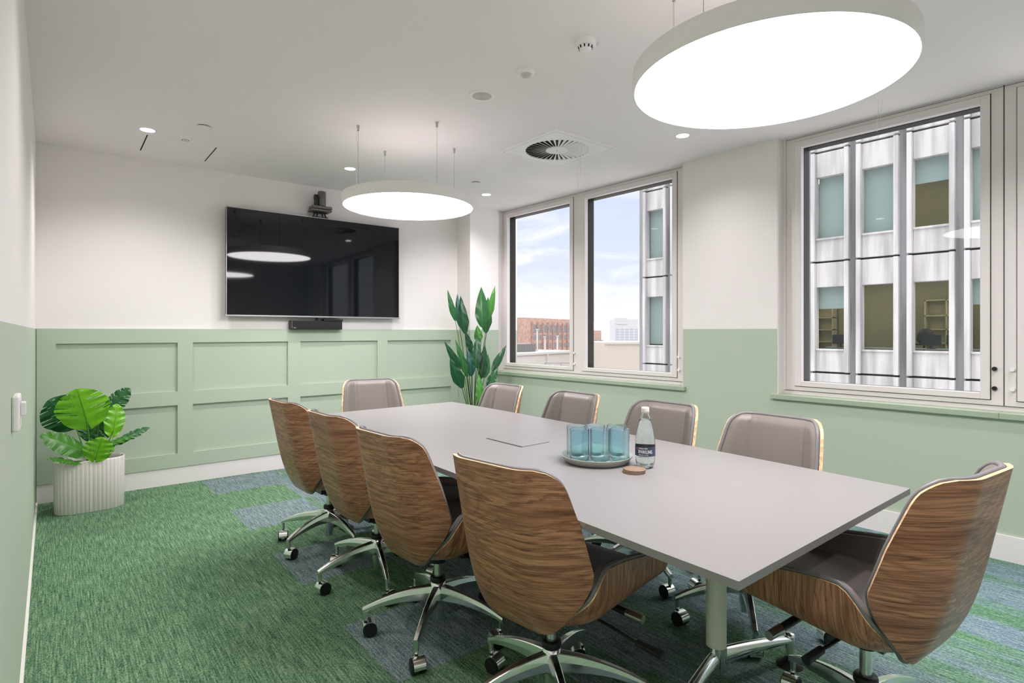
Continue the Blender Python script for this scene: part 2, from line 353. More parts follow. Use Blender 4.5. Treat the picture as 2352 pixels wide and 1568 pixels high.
# window wall: low wall, pier, end pier
mb = MB()
wbox(mb, YF, YB, -.09, .16, 0, .80); wbox(mb, 2.035, 2.82, -.09, .16, .80, CH); wbox(mb, YF, -.62, -.09, .16, .80, CH); wbox(mb, 5.29, YB, -.09, .16, .80, CH)
struct(mb.build('wall_right', m_wall))
mb = MB(); mb.box(3.609, WX(5.3, -.092), 5.262, YB, 0, CH); struct(mb.build('wall_corner_column', m_wall))
# skirtings
mb = MB(); mb.box(-.122, 3.607, YB-.014, YB, 0, .143); struct(mb.build('baseboard_back', m_skirt))
mb = MB(); wbox(mb, YF, 5.255, -.104, -.09, 0, .143); struct(mb.build('baseboard_right', m_skirt))
mb = MB(); mb.hexa([(-.08, YF, 0), (-.068, YF, 0), (-.115, YB-.015, 0), (-.127, YB-.015, 0), (-.08, YF, .012), (-.068, YF, .012), (-.115, YB-.015, .012), (-.127, YB-.015, .012)]); struct(mb.build('baseboard_left', m_skirt))
mb = MB(); mb.box(3.595, 3.609, 5.25, YB-.015, 0, .143); mb.box(3.609, 3.99, 5.248, 5.262, 0, .143); struct(mb.build('baseboard_column', m_skirt))
# board-and-batten panelling on the back wall (a raised grid of rails and stiles)
mb = MB(); y0, y1 = YB-.022, YB
X0, X1 = -.122, 3.606
cols = [(-.01, .792), (.905, 1.697), (1.812, 2.607), (2.721, 3.508)]; rows = [(.257, .665), (.780, 1.192)]
zs = [.143, .257, .665, .780, 1.192, 1.307]
for a, b in ((0, 1), (2, 3), (4, 5)): mb.box(X0, X1, y0, y1, zs[a], zs[b])
xs = [X0]+[q for c in cols for q in c]+[X1]
for a in range(0, len(xs), 2):
    for r0, r1 in rows: mb.box(xs[a], xs[a+1], y0, y1, r0, r1)
struct(mb.build('trim_1', m_green), 'sage green raised panelling on the lower back wall')
# hatch in the ceiling
mb = MB()
for xx in (.505, .953): mb.box(xx-.004, xx+.004, 4.823, 5.262, CH-.0015, CH+.001, 1)
mb.box(.509, .949, 4.823, 5.262, CH-.0012, CH+.001, 0)
struct(mb.build('trim_2', [m_ceil, m_gap]), 'flush square ceiling hatch near the screen wall')

# ------------------------------------------------------------------ windows
def make_window(idx, y0, y1, z0, z1, sashes, latchside):
    fr = MB()
    # outer frame boards, face at o=0
    ys = sorted([y0, y1]+[q for s in sashes for q in (s[0]-.0, s[1]+.0)])
    fb = [y0]+[q for s in sashes for q in s[:2]]+[y1]
    for a in range(0, len(fb), 2): wbox(fr, fb[a], fb[a+1], -.004, .10, z0, z1)
    for s in sashes:
        wbox(fr, s[0], s[1], -.004, .10, z0, .885); wbox(fr, s[0], s[1], -.004, .10, 2.666, z1)
        wbox(fr, s[0], s[1], .012, .02, .885, 2.666, 1)if 0 else None
    # dark shadow gap lines around the frame
    root = fr.build('window_%d' % idx, [m_frame, m_gap]); struct(root)
    for s in sashes:
        a, b = s[0]+.004, s[1]-.004; zb, zt = .889, 2.662
        q = MB(); W = .045
        wbox(q, a, a+W, -.016, .03, zb, zt); wbox(q, b-W, b, -.016, .03, zb, zt); wbox(q, a+W, b-W, -.016, .03, zb, zb+.036); wbox(q, a+W, b-W, -.016, .03, zt-.046, zt)
        q.build('sash', m_frame, root, bevel=.003)
        q = MB(); W -= .003
        wbox(q, a+W-.012, a+W+.004, .03, .115, zb, zt); wbox(q, b-W-.004, b-W+.012, .03, .115, zb, zt); wbox(q, a+W, b-W, .03, .115, zb+.02, zb+.032); wbox(q, a+W, b-W, .03, .115, zt-.05, zt-.03)
        q.build('liner', m_brown, root)
        q = MB(); wbox(q, a+.03, b-.03, .062, .066, zb+.02, zt-.03); q.build('pane', m_pane, root)
        q = MB(); g_ = .0035
        for (c, d, e, f) in ((a-g_, a, zb-g_, zt+g_), (b, b+g_, zb-g_, zt+g_), (a, b, zb-g_, zb), (a, b, zt, zt+g_)): wbox(q, c, d, -.0055, .0, e, f)
        q.build('gap_shade_strip', m_gap, root)  # dark strips put in for the shaded gap round the sash
        # stays / catches on the frame beside the sash
        yy = a-.02 if s[2] < 0 else b+.02
        for zc in (1.068, .955):
            h = MB(); xw = WX(yy)
            h.cyl((xw-.005, yy, zc), (xw-.02, yy, zc), .012, n=16); h.bar((xw-.022, yy-.004*s[2], zc-.012), (xw-.022, yy-.004*s[2], zc+.018), .012, .008, 0)
            h.build('catch', m_black if s[3] else m_plast, root)
    q = MB(); q2 = .0025
    for (c, d, e, f) in ((y0-q2, y0, z0, z1), (y1, y1+q2, z0, z1)): wbox(q, c, d, -.006, 0, e, f)
    wbox(q, y0, y1, -.006, 0, z0-q2, z0); wbox(q, y0, y1, -.006, 0, 2.688, 2.6895)
    q.build('gap_shade_strip', m_gap, root)  # same dark strips for the shaded gap round the outer frame
    return root
def surround(root, y0, y1):
    q = MB(); wbox(q, y0, y1, .0, .11, .80, .857); q.build('bottom_rail', m_frame, root)
def sill(root, y0, y1):
    q = MB(); wbox(q, y0, y1, -.118, .01, .792, .828); q.build('window_sill', m_gsill, root, bevel=.004)
w1 = make_window(1, 2.845, 5.285, .857, CH, [(2.93, 4.04, -1, 0), (4.153, 5.255, -1, 0)], 1); surround(w1, 2.82, 5.29); sill(w1, 2.79, 5.26)
w2 = make_window(2, .783, 2.009, .857, CH, [(.838, 1.949, -1, 1)], 1); surround(w2, .783, 2.035); sill(w2, .783, 2.075)
w3 = make_window(3, -.60, .779, .857, CH, [(-.54, .727, 1, 0)], 1); surround(w3, -.62, .783); sill(w3, -.64, .783)
# vertical white lining boards at the sides of the openings
for wdw, ya, yb in ((w1, 5.284, 5.29), (w1, 2.82, 2.828), (w2, 2.027, 2.035), (w3, -.62, -.61)):
    q = MB(); wbox(q, ya, yb, -.088, .01, .828, CH); q.build('reveal', m_frame, wdw)
q = MB(); wbox(q, 2.009, 2.027, -.012, .10, .857, CH); q.build('jamb', m_frame, w2)
q = MB(); wbox(q, 2.828, 2.845, -.0, .10, .857, CH); q.build('jamb', m_frame, w1)

# ================================================================== CEILING FIXTURES
def ceil_thing(name, label, cat, x, y, group=None): return thing(name, label, cat, (x, y, CH), 0, group)
dl_labels = ['round recessed downlight at the left, nearest the ceiling hatch', 'round recessed downlight just left of the small far pendant lamp',
             'round recessed downlight near the far corner above the tall plant', 'round recessed downlight just below the large near pendant, facing the wall pier',
             'added unseen downlight over the left side of the room', 'added unseen downlight over the left side near the camera', 'added unseen downlight by the third window', 'added unseen downlight at the front wall']
dl0 = ceil_thing('downlight', dl_labels[0], 'downlight', *DOWN[0], 'recessed ceiling downlights')
q = MB(); q.lathe([(.043, -.001), (.046, -.004), (.053, -.004), (.055, 0)], n=40); q.build('trim_ring', m_plast, dl0)
q = MB(); q.disc((0, 0, -.002), .044, 40, down=True); q.build('lens', m_glow2, dl0)
for i, (x, y) in enumerate(DOWN):
    if i: dup(dl0, (x, y, CH), 0, dl_labels[i])
    spot(x, y, CH-.012, DOWN_W*(.5 if i in (3, 4) else 1))
def pendant(x, y, label):
    t = thing('pendant_light', label, 'pendant lamp', (x, y, 2.184), 0, 'disc pendant lamps over the table')
    q = MB(); q.lathe([(.462, 0.004), (.4635, 0), (.469, 0), (.470, .003), (.470, .072), (.465, .076), (.0, .076)], n=96); q.build('shade', m_plast, t)
    q = MB(); q.disc((0, 0, .0025), .4632, 96, down=True); q.build('diffuser', m_glow, t)
    q = MB(); q.disc((0, 0, .0768), .45, 64); q.build('added_glow_disc', m_added_upglow, t)  # glowing disc added on the shade top to lift the ceiling
    for dx, dy in ((-.39, 0), (.39, 0), (0, .39), (0, -.39)):
        q = MB(); q.cyl((dx, dy, .074), (dx, dy, CH-2.184-.02), .0012, n=6); q.cyl((dx, dy, .076), (dx, dy, .088), .004, n=8)
        c = q.build('cable', m_dchrome, t)
        q = MB(); q.cyl((dx, dy, CH-2.184-.035), (dx, dy, CH-2.184), .007, .011, n=14); q.build('ceiling_grip', m_dchrome, c)
    q = MB(); q.tube([(-.395, .01, .076), (-.40, .012, .2), (-.385, .01, .33), (-.40, .01, .42), (-.392, 0, CH-2.184)][::1], .0016, n=6) if y > 2 else q.tube([(0, .395, .076), (.01, .4, .3), (0, .395, CH-2.184)], .0016, n=6)
    q.build('power_cord', m_plast, t)
    return t
pendant(2.0, 3.70, 'white disc pendant lamp hanging at the far end of the table, near the screen')
pendant(2.01, 1.04, 'white disc pendant lamp above the near end of the table, largest in view')
# swirl air diffuser
t = thing('air_diffuser', 'square white ceiling air diffuser with radial swirl blades', 'air vent', (3.028, 3.224, CH))
q = MB(); hs = .327; ri = .245; n = 48
sq = []
for j in range(n):
    a = 2*pi*j/n; k = hs/max(abs(cos(a)), abs(sin(a))); sq.append((k*cos(a), k*sin(a)))
corner_fix = [min(range(n), key=lambda j, c=c: (sq[j][0]-c[0])**2+(sq[j][1]-c[1])**2) for c in ((hs, hs), (-hs, hs), (-hs, -hs), (hs, -hs))]
for z, sc_ in ((-.008, 1),):
    outer = [(x, y, z) for x, y in sq]; inner = [(ri*cos(2*pi*j/n), ri*sin(2*pi*j/n), z) for j in range(n)]
    q.add(outer+inner, [(j, j+n, (j+1) % n+n, (j+1) % n) for j in range(n)], 0)
    q.add(outer+[(x, y, 0) for x, y in sq], [(j, (j+1) % n, (j+1) % n+n, j+n) for j in range(n)], 0)
    q.add(inner+[(p[0], p[1], 0) for p in inner], [(j+n, (j+1) % n+n, (j+1) % n, j) for j in range(n)], 0)
q.build('face_plate', m_plast, t)
q = MB()
for a, b, c, d in ((-.30, .30, -.302, -.299), (-.30, .30, .299, .302), (-.302, -.299, -.30, .30), (.299, .302, -.30, .30)): q.box(a, b, c, d, -.0088, -.0075)
q.build('seam_line', m_plast2, t)
q = MB(); q.disc((0, 0, -.0005), ri, 48, down=True); q.build('plenum', m_gap, t)
q = MB(); q.lathe([(0, -.0095), (.086, -.0095), (.089, -.007), (.089, -.001)], n=40); q.cyl((0, 0, -.0095), (0, 0, -.0105), .004, n=10, mi=1); q.build('centre_disc', [m_plast, m_gap], t)
for k in range(36):
    a = 2*pi*k/36; q = MB(); u = Vector((cos(a), sin(a), 0)); v = Vector((-sin(a), cos(a), 0))
    p0, p1 = u*.086, u*.244; w0, w1 = .0075, .0215
    q.add([p0-v*w0*.1+Vector((0, 0, -.0012)), p1-v*w1*.1+Vector((0, 0, -.0012)), p1+v*w1*.8+Vector((0, 0, -.0085)), p0+v*w0*.8+Vector((0, 0, -.0085)),
           p0-v*w0*.1+Vector((0, 0, -.0024)), p1-v*w1*.1+Vector((0, 0, -.0024)), p1+v*w1*.8+Vector((0, 0, -.0097)), p0+v*w0*.8+Vector((0, 0, -.0097))],
          [(0, 1, 2, 3), (7, 6, 5, 4), (0, 4, 5, 1), (1, 5, 6, 2), (2, 6, 7, 3), (3, 7, 4, 0)])
    q.build('blade', m_plast, t)
# smoke detector
t = ceil_thing('smoke_detector', 'white stepped smoke detector with slotted chamber, nearest the large pendant', 'smoke detector', 2.006, 1.935)
q = MB(); q.lathe([(0, -.028), (.042, -.028), (.050, -.02), (.052, 0)], n=36); q.build('base', m_plast, t)
q = MB(); q.lathe([(0, -.052), (.022, -.052), (.027, -.047), (.030, -.042)], n=30); q.lathe([(.030, -.042), (.034, -.028)], n=30); q.build('chamber', m_plast, t)
q = MB()
for k in range(10):
    a = 2*pi*k/10; q.bar((.0315*cos(a), .0315*sin(a), -.041), (.0355*cos(a), .0355*sin(a), -.029), .006, .003, 0, up=(cos(a), sin(a), .3))
q.build('vent_slots', m_gap, t)
q = MB(); q.bar((.047, -.03, -.004), (.060, -.022, -.012), .018, .001); q.build('address_tag', m_text, t)
# motion sensor
t = ceil_thing('motion_sensor', 'small white domed motion sensor between the smoke detector and ceiling speaker', 'motion sensor', 1.99, 2.365)
q = MB(); q.lathe([(.036, -.016), (.045, -.012), (.049, 0)], n=36); q.disc((0, 0, -.016), .036, 36, down=True); q.build('base', m_plast, t)
q = MB(); q.lathe([(0, -.034), (.012, -.033), (.022, -.028), (.030, -.016)], n=24, smooth=False); q.build('lens_dome', m_plast2, t)
# ceiling speaker
t = ceil_thing('ceiling_speaker', 'flush round ceiling speaker with pale perforated grille', 'ceiling speaker', 1.984, 2.767)
q = MB(); q.lathe([(.058, -.005), (.066, -.006), (.078, -.004), (.080, 0)], n=48); q.build('rim', m_plast, t)
q = MB(); q.disc((0, 0, -.0045), .058, 48, down=True)
for r_ in range(8): q.lathe([(.008+r_*.0065, -.0046), (.0095+r_*.0065, -.0058), (.011+r_*.0065, -.0046)], n=40)
q.build('grille', m_plast2, t)
# small detector and sprinkler cover plates
t = ceil_thing('heat_detector', 'tiny low white ceiling detector beside the left downlight', 'detector', .728, 4.717)
q = MB(); q.lathe([(0, -.020), (.022, -.020), (.036, -.010), (.042, 0)], n=30); q.build('body', m_plast, t)
q = MB(); q.cyl((0, 0, -.020), (0, 0, -.0215), .0035, n=10); q.lathe([(.020, -.0205), (.022, -.0212), (.024, -.0195)], n=30); q.build('sensor_dot', m_gap, t)
for (x, y, lb) in ((.787, 4.379, 'flush round white sprinkler cover plate near the left downlight'), (3.094, 4.414, 'flush round white sprinkler cover plate right of the far pendant lamp')):
    q = MB(); q.disc((0, 0, -.009), .044, 40, down=True); q.lathe([(.044, -.009), (.044, -.006), (.0425, -.006)], n=40); q.cyl((0, 0, -.007), (0, 0, 0), .036, n=30, mi=1)
    o = q.build('sprinkler_cover', [m_ceil, m_gap]); o.location = (x, y, CH); tag(o, lb, 'sprinkler cover', 'sprinkler cover plates')
# thin blind cords
for (x, y, zb, lb) in ((3.09, 3.06, 2.39, 'thin white cord hanging by the ceiling air diffuser'), (3.90, 1.31, 2.51, 'thin white cord hanging in front of the second window top')):
    q = MB(); q.tube([(x, y, CH), (x+.004, y, (CH+zb)/2), (x, y+.004, zb)], .0013, n=6); q.tube([(x+.02, y-.02, CH), (x+.012, y-.01, (CH+zb)/2), (x+.016, y-.012, zb+.06)], .0011, n=6); q.cyl((x, y+.004, zb-.006), (x, y+.004, zb), .003, n=8)
    tag(q.build('hanging_cord', m_plast), lb, 'cord')

# ================================================================== SCREEN WALL
t = thing('television', 'large wall-mounted black television with glossy screen and thin silver edge', 'television', (1.9865, 5.44, 1.42))
q = MB(); q.box(-.832, .832, 0, .045, .012, .960); q.box(-.5, .5, .045, .06, .15, .8); q.build('housing', m_black, t)
q = MB(); q.box(-.8325, .8325, -.003, .012, .957, .963); q.box(-.8345, -.8305, -.003, .012, .012, .963); q.box(.8305, .8345, -.003, .012, .012, .963); q.build('bezel', m_silver, t)
q = MB(); q.box(-.8305, .8305, -.002, .002, .014, .958); q.build('screen', m_screen, t)
q = MB(); q.box(-.842, .842, -.008, .03, 0, .014); q.build('bottom_bar', m_silver, t, bevel=.002)
textmesh('logo', 'Hisense', .016, m_text, t, mapf=lambda x, y, z: (x+.03, -.0085-z, .0075+y*.8))
q = MB(); q.box(-.15, .15, .055, .083, .3, .6); q.build('wall_bracket', m_black, t)
t = thing('soundbar', 'narrow black soundbar hanging under the television', 'soundbar', (1.955, 5.44, 1.305))
q = MB(); q.box(-.245, .245, -.005, .08, 0, .085); q.build('case', m_black, t, bevel=.004)
q = MB(); q.box(-.232, .238, -.008, -.004, .006, .080); q.build('grille', M('speaker_cloth', (.018, .019, .021), .8, bump=(900, .4)), t)
q = MB(); q.box(-.2425, -.2405, -.0085, -.0045, .01, .078); q.build('silver_strip', m_silver, t)
q = MB(); q.box(-.0, .02, .02, .05, .085, .114); q.box(.06, .25, -.012, .06, .085, .100); q.build('hanger', m_black, t)
textmesh('logo', 'Poly', .014, m_text, t, mapf=lambda x, y, z: (x-.218, -.009-z, .016+y))
t = thing('conference_camera', 'dark grey conference camera on a bracket above the television', 'camera', (1.985, 5.46, 2.379), 0)
q = MB(); q.box(-.075, .075, -.02, .03, .0, .014)
for x in (-.068, -.03, .0, .03, .062): q.bar((x, 0, .01), (x*.7, 0, .052), .010, .012)
q.box(-.06, .06, -.03, .03, .050, .056); q.build('bracket', m_black, t)
q = MB(); q.box(-.098, .092, -.075, .055, .060, .078); q.build('mount_plate', m_camgrey, t, bevel=.003)
q = MB(); q.box(-.092, .098, -.070, .05, .084, .112); q.build('camera_base', m_camgrey, t, bevel=.006)
q = MB(); q.cyl((.0, -.02, .112), (.0, -.02, .122), .03, n=24); q.bar((-.045, -.02, .112), (-.045, -.02, .205), .05, .022, up=(1, 0, 0)); q.cyl((-.058, -.02, .195), (-.030, -.02, .195), .030, n=24); q.build('yoke', m_black, t)
q = MB(); q.lathe([(0, .116), (.036, .117), (.038, .122), (.0385, .252), (.036, .256), (0, .257)], c=(.012, -.02, 0), n=32); q.build('camera_head', m_camgrey, t)

# wall controller on left wall
t = thing('wall_controller', 'small white wall-mounted temperature controller on the green left wall', 'wall switch', (-.104, 2.24, 1.035))
q = MB(); q.box(0, .018, -.06, .06, -.045, .06); q.build('back_box', m_plast, t, bevel=.006)
q = MB(); q.box(.018, .030, .0, .045, -.005, .035); q.build('dial', m_text, t, bevel=.003)
q = MB(); q.box(.0176, .0186, -.052, -.012, -.03, .045); q.build('display', m_plast2, t)
t = None

# ================================================================== TABLE
TL = [(1.174, .666), (1.178, .90), (1.190, 1.206), (1.206, 1.75), (1.219, 2.2), (1.232, 2.8), (1.248, 3.3), (1.262, 3.775)]
TR = [(2.345, .686), (2.364, 1.0), (2.387, 1.495), (2.401, 1.81), (2.423, 2.3), (2.440, 2.945), (2.441, 3.4), (2.437, 3.806)]
TC = (1.80, 2.2, 0)
t = thing('conference_table', 'long pale grey conference table with bowed edges on two chrome-footed posts', 'table', TC)
q = MB(); poly = [(x-TC[0], y-TC[1]) for x, y in TR]+[(x-TC[0], y-TC[1]) for x, y in TL[::-1]]
# leave a real cut-out for the cable hatch: deck built in pieces would show seams, so the lid sits a hair proud
q.prism(poly, .709, .730); q.build('tabletop', m_table, t, bevel=.0012, seg=1)
def qd(z, pts): return [(x-TC[0], y-TC[1], z) for x, y in pts]
hat = [(1.728, 2.089), (1.9245, 2.1005), (1.9285, 2.3965), (1.728, 2.380)]
q = MB(); q.add(qd(.7303, hat), [(0, 1, 2, 3)])
h = q.build('hatch_gap', m_gap, t)
q = MB(); lid = [(1.742, 2.095), (1.9205, 2.1052), (1.9245, 2.392), (1.742, 2.377)]
q.prism([(x-TC[0], y-TC[1]) for x, y in lid], .7299, .7312); q.build('hatch_lid', m_table, t)
for (px, py, sg) in ((1.815, 1.115, -1), (1.86, 3.50, 1)):
    q = MB(); q.cyl((px-TC[0], py-TC[1], .175), (px-TC[0], py-TC[1], .700), .0345, n=32); q.box(px-TC[0]-.09, px-TC[0]+.09, py-TC[1]-.16, py-TC[1]+.16, .700, .7095); q.build('post', m_pole, t)
    q = MB(); q.cyl((px-TC[0], py-TC[1], .095), (px-TC[0], py-TC[1], .178), .037, .036, n=32); q.build('collar', m_chrome, t)
    for sx in (-1, 1):
        P0 = Vector((px-TC[0], py-TC[1], 0)); tip = P0+Vector((sx*.385, sg*.075, 0)); G = []
        for k in range(13):
            u = k/12; c = P0.lerp(tip, u); hz = .138+.018*(1-u)-.030*u**2; hh = .030*(1-u)+.018; ww = .030-.006*u
            d = (tip-P0).normalized(); r_ = Vector((-d.y, d.x, 0)); ring = []
            for j in range(16):
                a = 2*pi*j/16; ring.append(tuple(c+r_*ww*.72*cos(a)*(1 if abs(cos(a)) < .7 else 1.06)+Vector((0, 0, hz-hh*.5+hh*.72*sin(a)))))
            ring.append(ring[0]); G.append(ring)
        q = MB(); q.grid(G); q.lathe([(0, .012), (.016, .012), (.020, 0), (.018, -.03), (.012, -.075)], c=(tip.x, tip.y, .112), n=20); q.build('foot', m_chrome, t)
        q = MB(); q.lathe([(0, .034), (.014, .034), (.020, .026), (.046, .008), (.048, 0)], c=(tip.x, tip.y, .0), n=28); q.build('glide', m_black, t)

# ================================================================== CHAIR
def sstep(x, pts):
    if x <= pts[0][0]: return pts[0][1]
    for (a, b), (c, d) in zip(pts, pts[1:]):
        if x <= c:
            u = (x-a)/(c-a); return b+(d-b)*u
    return pts[-1][1]
def smooth_tab(pts):
    def f(x): # average of nearby piecewise values
        h = .012; return (sstep(x-h, pts)+2*sstep(x, pts)+sstep(x+h, pts))/4
    return f
FC = smooth_tab([(.32, -.148), (.35, -.170), (.39, -.195), (.45, -.223), (.52, -.246), (.60, -.265), (.75, -.295), (.90, -.325)])
ZB = .345
WB = [(.345, .055), (.348, .088), (.355, .118), (.37, .146), (.40, .178), (.44, .212), (.48, .238), (.52, .255), (.55, .262), (.57, .264), (.60, .262), (.70, .254), (.80, .240), (.83, .235), (.85, .228), (.866, .216), (.878, .200), (.886, .172)]
def bend(s): return 4.6*max(0, abs(s)-.095)**2
BZ = [.345, .346, .348, .352, .359, .37, .385, .40, .425, .45, .475, .50, .525, .54, .555, .57, .585, .60, .62, .65, .69, .73, .77, .80, .82, .835, .848, .86, .870, .878, .884, .886]
def backgrid(off, shrink=0, dz=0, groove=None, thick=None):
    G = []
    for z in BZ:
        W = sstep(z, WB)-shrink; row = []
        zz = min(z+dz, .886-shrink) if dz == 0 else z
        zz = max(ZB+shrink*.6, min(z, .886-shrink))
        for j in range(49):
            c = -1+2*j/48; s = c*W
            nx = -1/sqrt(1+(2*4.6*max(0, abs(s)-.095))**2); ny = (2*4.6*max(0, abs(s)-.095))*(1 if s > 0 else -1)/sqrt(1+(2*4.6*max(0, abs(s)-.095))**2)
            o = off
            if thick: o = off+thick(c, s, z, W)
            G_ = (FC(zz)+bend(s)-nx*o, s-ny*o, zz-(.10*o))
            row.append(G_)
        G.append(row)
    return G
def make_chair(label, loc, rz, phase):
    t = thing('office_chair', label, 'chair', loc, rz, 'swivel chairs around the conference table')
    # back shell
    q = MB(); A = backgrid(0); B = backgrid(.0135); q.slab(A, B, 0, 0, 1); q.build('back_shell', [m_wback, m_ply], t)
    # back pad
    def th(c, s, z, W):
        e = min(1, (1-abs(c))/.10); ez = min(1, max(0, (.886-z)/.03)); eb = min(1, max(0, (z-.345)/.06))
        g_ = .011*math.exp(-((abs(s)-.150-.03*(.886-z))/.006)**2)*min(1, ez)
        return .002+.026*min(sqrt(max(e, 0)), sqrt(ez), sqrt(eb))+(.010*math.exp(-(max(0, abs(s)-.15)/.03)) if abs(s) > .15 else .010)*min(1, e, ez)-g_
    q = MB(); A = backgrid(.0138, .002); B = backgrid(.0138, .002, thick=th); q.slab(A, B, 0, 0, 0); q.build('back_pad', m_lea, t)
    E_ = backgrid(.0222, .002); a = len(E_); b = len(E_[0])
    ring = [E_[0][j] for j in range(0, b, 4)]+[E_[i][b-1] for i in range(1, a)]+[E_[a-1][j] for j in range(b-3, -1, -3)]+[E_[i][0] for i in range(a-2, 0, -1)]
    q = MB(); q.tube(ring, .0082, n=8, closed=True); q.build('back_piping', m_pipe, t)
    # seat shell
    def Ugrid(inner):
        G = []; rowsN = 26
        for i in range(rowsN+1):
            u = i/rowsN
            if u <= .62: f = .325-(.325+.050)*(u/.62); v = 0
            else: v = (u-.62)/.38; f = -.050-.108*v**.75
            zb = .345+.047*(f+.15)/.475; zw = .560-.056*max(0, f/.345)**1.3
            if f > .30: zb += .012*((f-.30)/.045)**2
            aW = .262+.004*max(0, 1-abs(f)/.3); n_ = 3.6-1.7*min(1, v*1.4)
            tmax = 90*(1-v**2.2)**.75 if v > 0 else 90
            if v > 0: tmax = max(tmax, 6)
            if inner:
                aW -= .012; zb += .012; zw = zw
            row = []
            for j in range(33):
                c = -1+2*j/32; th_ = radians(c*tmax)
                s = aW*abs(sin(th_))**(2/n_)*(1 if c > 0 else -1); z = zb+(zw-zb)*(1-abs(cos(th_))**(2/n_))
                row.append((f+(.006 if inner and v > .7 else 0), s, z))
            G.append(row)
        return G
    A = Ugrid(False); B = Ugrid(True)
    q = MB(); q.slab(A, B, 0, 0, 1); q.build('seat_shell', [m_wseat, m_ply], t)
    # seat pad
    G2 = []
    for i, row0 in enumerate(B):
        u = i/26; v = 0 if u <= .62 else (u-.62)/.38; row = []
        f0 = row0[0][0]; lev = .458-.100*v**1.5-(.016*((f0-.29)/.05)**2 if f0 > .29 else 0)
        zt_ = max(abs(row0[0][2]), 0)
        for j, (f, s_, z) in enumerate(row0):
            k = abs(s_)/.25; ls = lev+.004*(1-k*k)
            zz = sqrt(max(0, z-.33)**2+1e-9)
            z2 = (max(z+.006, ls) if z < ls+.03 else z+.001)
            if ls <= z+.03 and z > ls-.03: z2 = max(z+.002, ls+.5*(z-ls+.03)**2/.06) if z < ls+.03 else z+.001
            s2 = s_-(.024 if z > ls else .018)*(1 if s_ > 0 else -1)*min(1, abs(s_)/.08)
            row.append((f, s2, z2))
        G2.append(row)
    q = MB(); q.slab(B, G2, 0, 0, 0); q.build('seat_pad', m_lea, t)
    q = MB()
    ring = [A[i][32] for i in range(27)]; ring2 = [A[i][0] for i in range(26, -1, -1)]
    path = [(p[0], p[1]-.010*(1 if p[1] > 0 else -1)*(1 if abs(p[1]) > .02 else 0), p[2]+.004) for p in ring+ring2]
    q.tube(path, .0066, n=8); q.build('seat_piping', m_pipe, t)
    # mechanism
    q = MB(); q.hexa([(-.07, -.05, .312), (.14, -.055, .335), (.14, .055, .335), (-.07, .05, .312), (-.09, -.09, .350), (.17, -.09, .378), (.17, .09, .378), (-.09, .09, .350)])
    q.cyl((0, 0, .292), (0, 0, .345), .033, .036, n=24); q.build('tilt_mechanism', m_black, t)
    q = MB(); q.cyl((.12, -.04, .318), (.12, -.04, .35), .012, n=14); q.lathe([(0, -.02), (.036, -.018), (.040, -.01), (.040, 0), (.03, .006), (0, .008)], c=(.12, -.04, .315), n=24); q.build('tension_knob', m_black, t)
    for sg in (-1, 1):
        q = MB(); q.cyl((.155, .05*sg, .345), (.155, .20*sg, .335), .0125, n=18, mi=1); q.cyl((.155, .20*sg, .335), (.155, .262*sg, .331), .0145, n=20, mi=0); q.build('adjuster_knob', [m_dchrome, m_black], t)
    q = MB(); q.tube([(.07, -.05, .33), (.075, -.18, .315), (.08, -.29, .292)], .0055, n=8); q.bar((.08, -.28, .294), (.086, -.37, .285), .022, .012, 0, .034, .014); q.build('height_lever', m_black, t, bevel=.003)
    q = MB(); q.tube([(.03, .05, .33), (.035, .14, .322), (.04, .19, .316)], .0055, n=8); q.cyl((.04, .18, .317), (.045, .255, .306), .012, .014, n=14); q.build('tilt_lever', m_black, t)
    q = MB(); q.cyl((0, 0, .12), (0, 0, .335), .0175, n=24); q.build('gas_cylinder', m_chrome, t)
    q = MB(); q.lathe([(.018, .232), (.031, .232), (.034, .226), (.034, .212), (.030, .206)], n=28); q.build('collar', m_black, t)
    q = MB(); q.lathe([(0, .045), (.018, .045), (.020, .05), (.021, .075), (.026, .082), (.028, .13), (.031, .14), (.031, .209), (.018, .212)], n=28); q.build('hub', m_chrome, t)
    for k in range(5):
        a = phase+k*2*pi/5; d = Vector((cos(a), sin(a), 0)); r_ = Vector((-sin(a), cos(a), 0)); G = []
        for i in range(11):
            u = i/10; rr = .018+u*.298; top = .196-.018*u-.058*u**2.2; bot = .128+.018*sin(pi*u*.75)-.042*u**1.5; bot = min(bot, top-.020); wd = .020-.0095*u; c = d*rr
            up = (top-bot)
            G.append([tuple(c+r_*x*wd+Vector((0, 0, bot+up*y))) for x, y in ((-.8, 0), (-1, .1), (-1, .55), (-.75, .93), (-.55, 1), (.55, 1), (.75, .93), (1, .55), (1, .1), (.8, 0), (-.8, 0))])
        q = MB(); q.grid(G, smooth=False); q.add(G[-1][:10], [tuple(range(10))]); e_ = d*.305
        q.cyl(tuple(e_+Vector((0, 0, .066))), tuple(e_+Vector((0, 0, .105))), .0095, n=14); arm = q.build('arm', m_chrome, t, bevel=.002, seg=2)
        sw = a+[.9, 2.1, -.6, 2.8, .3][k]+1.2; cd_ = Vector((cos(sw), sin(sw), 0)); ax = Vector((-sin(sw), cos(sw), 0)); c = e_+cd_*.018+Vector((0, 0, .029))
        q = MB()
        for sg in (-1, 1):
            q.cyl(tuple(c+ax*sg*.009), tuple(c+ax*sg*.027), .0285, n=24, mi=0); q.cyl(tuple(c+ax*sg*.027), tuple(c+ax*sg*.029), .023, n=20, mi=0)
        q.cyl(tuple(c-ax*.01), tuple(c+ax*.01), .008, n=8); q.cyl(tuple(e_+Vector((0, 0, .05))), tuple(e_+Vector((0, 0, .070))), .006, n=8)
        cs = q.build('caster', m_black, t)
        H = []
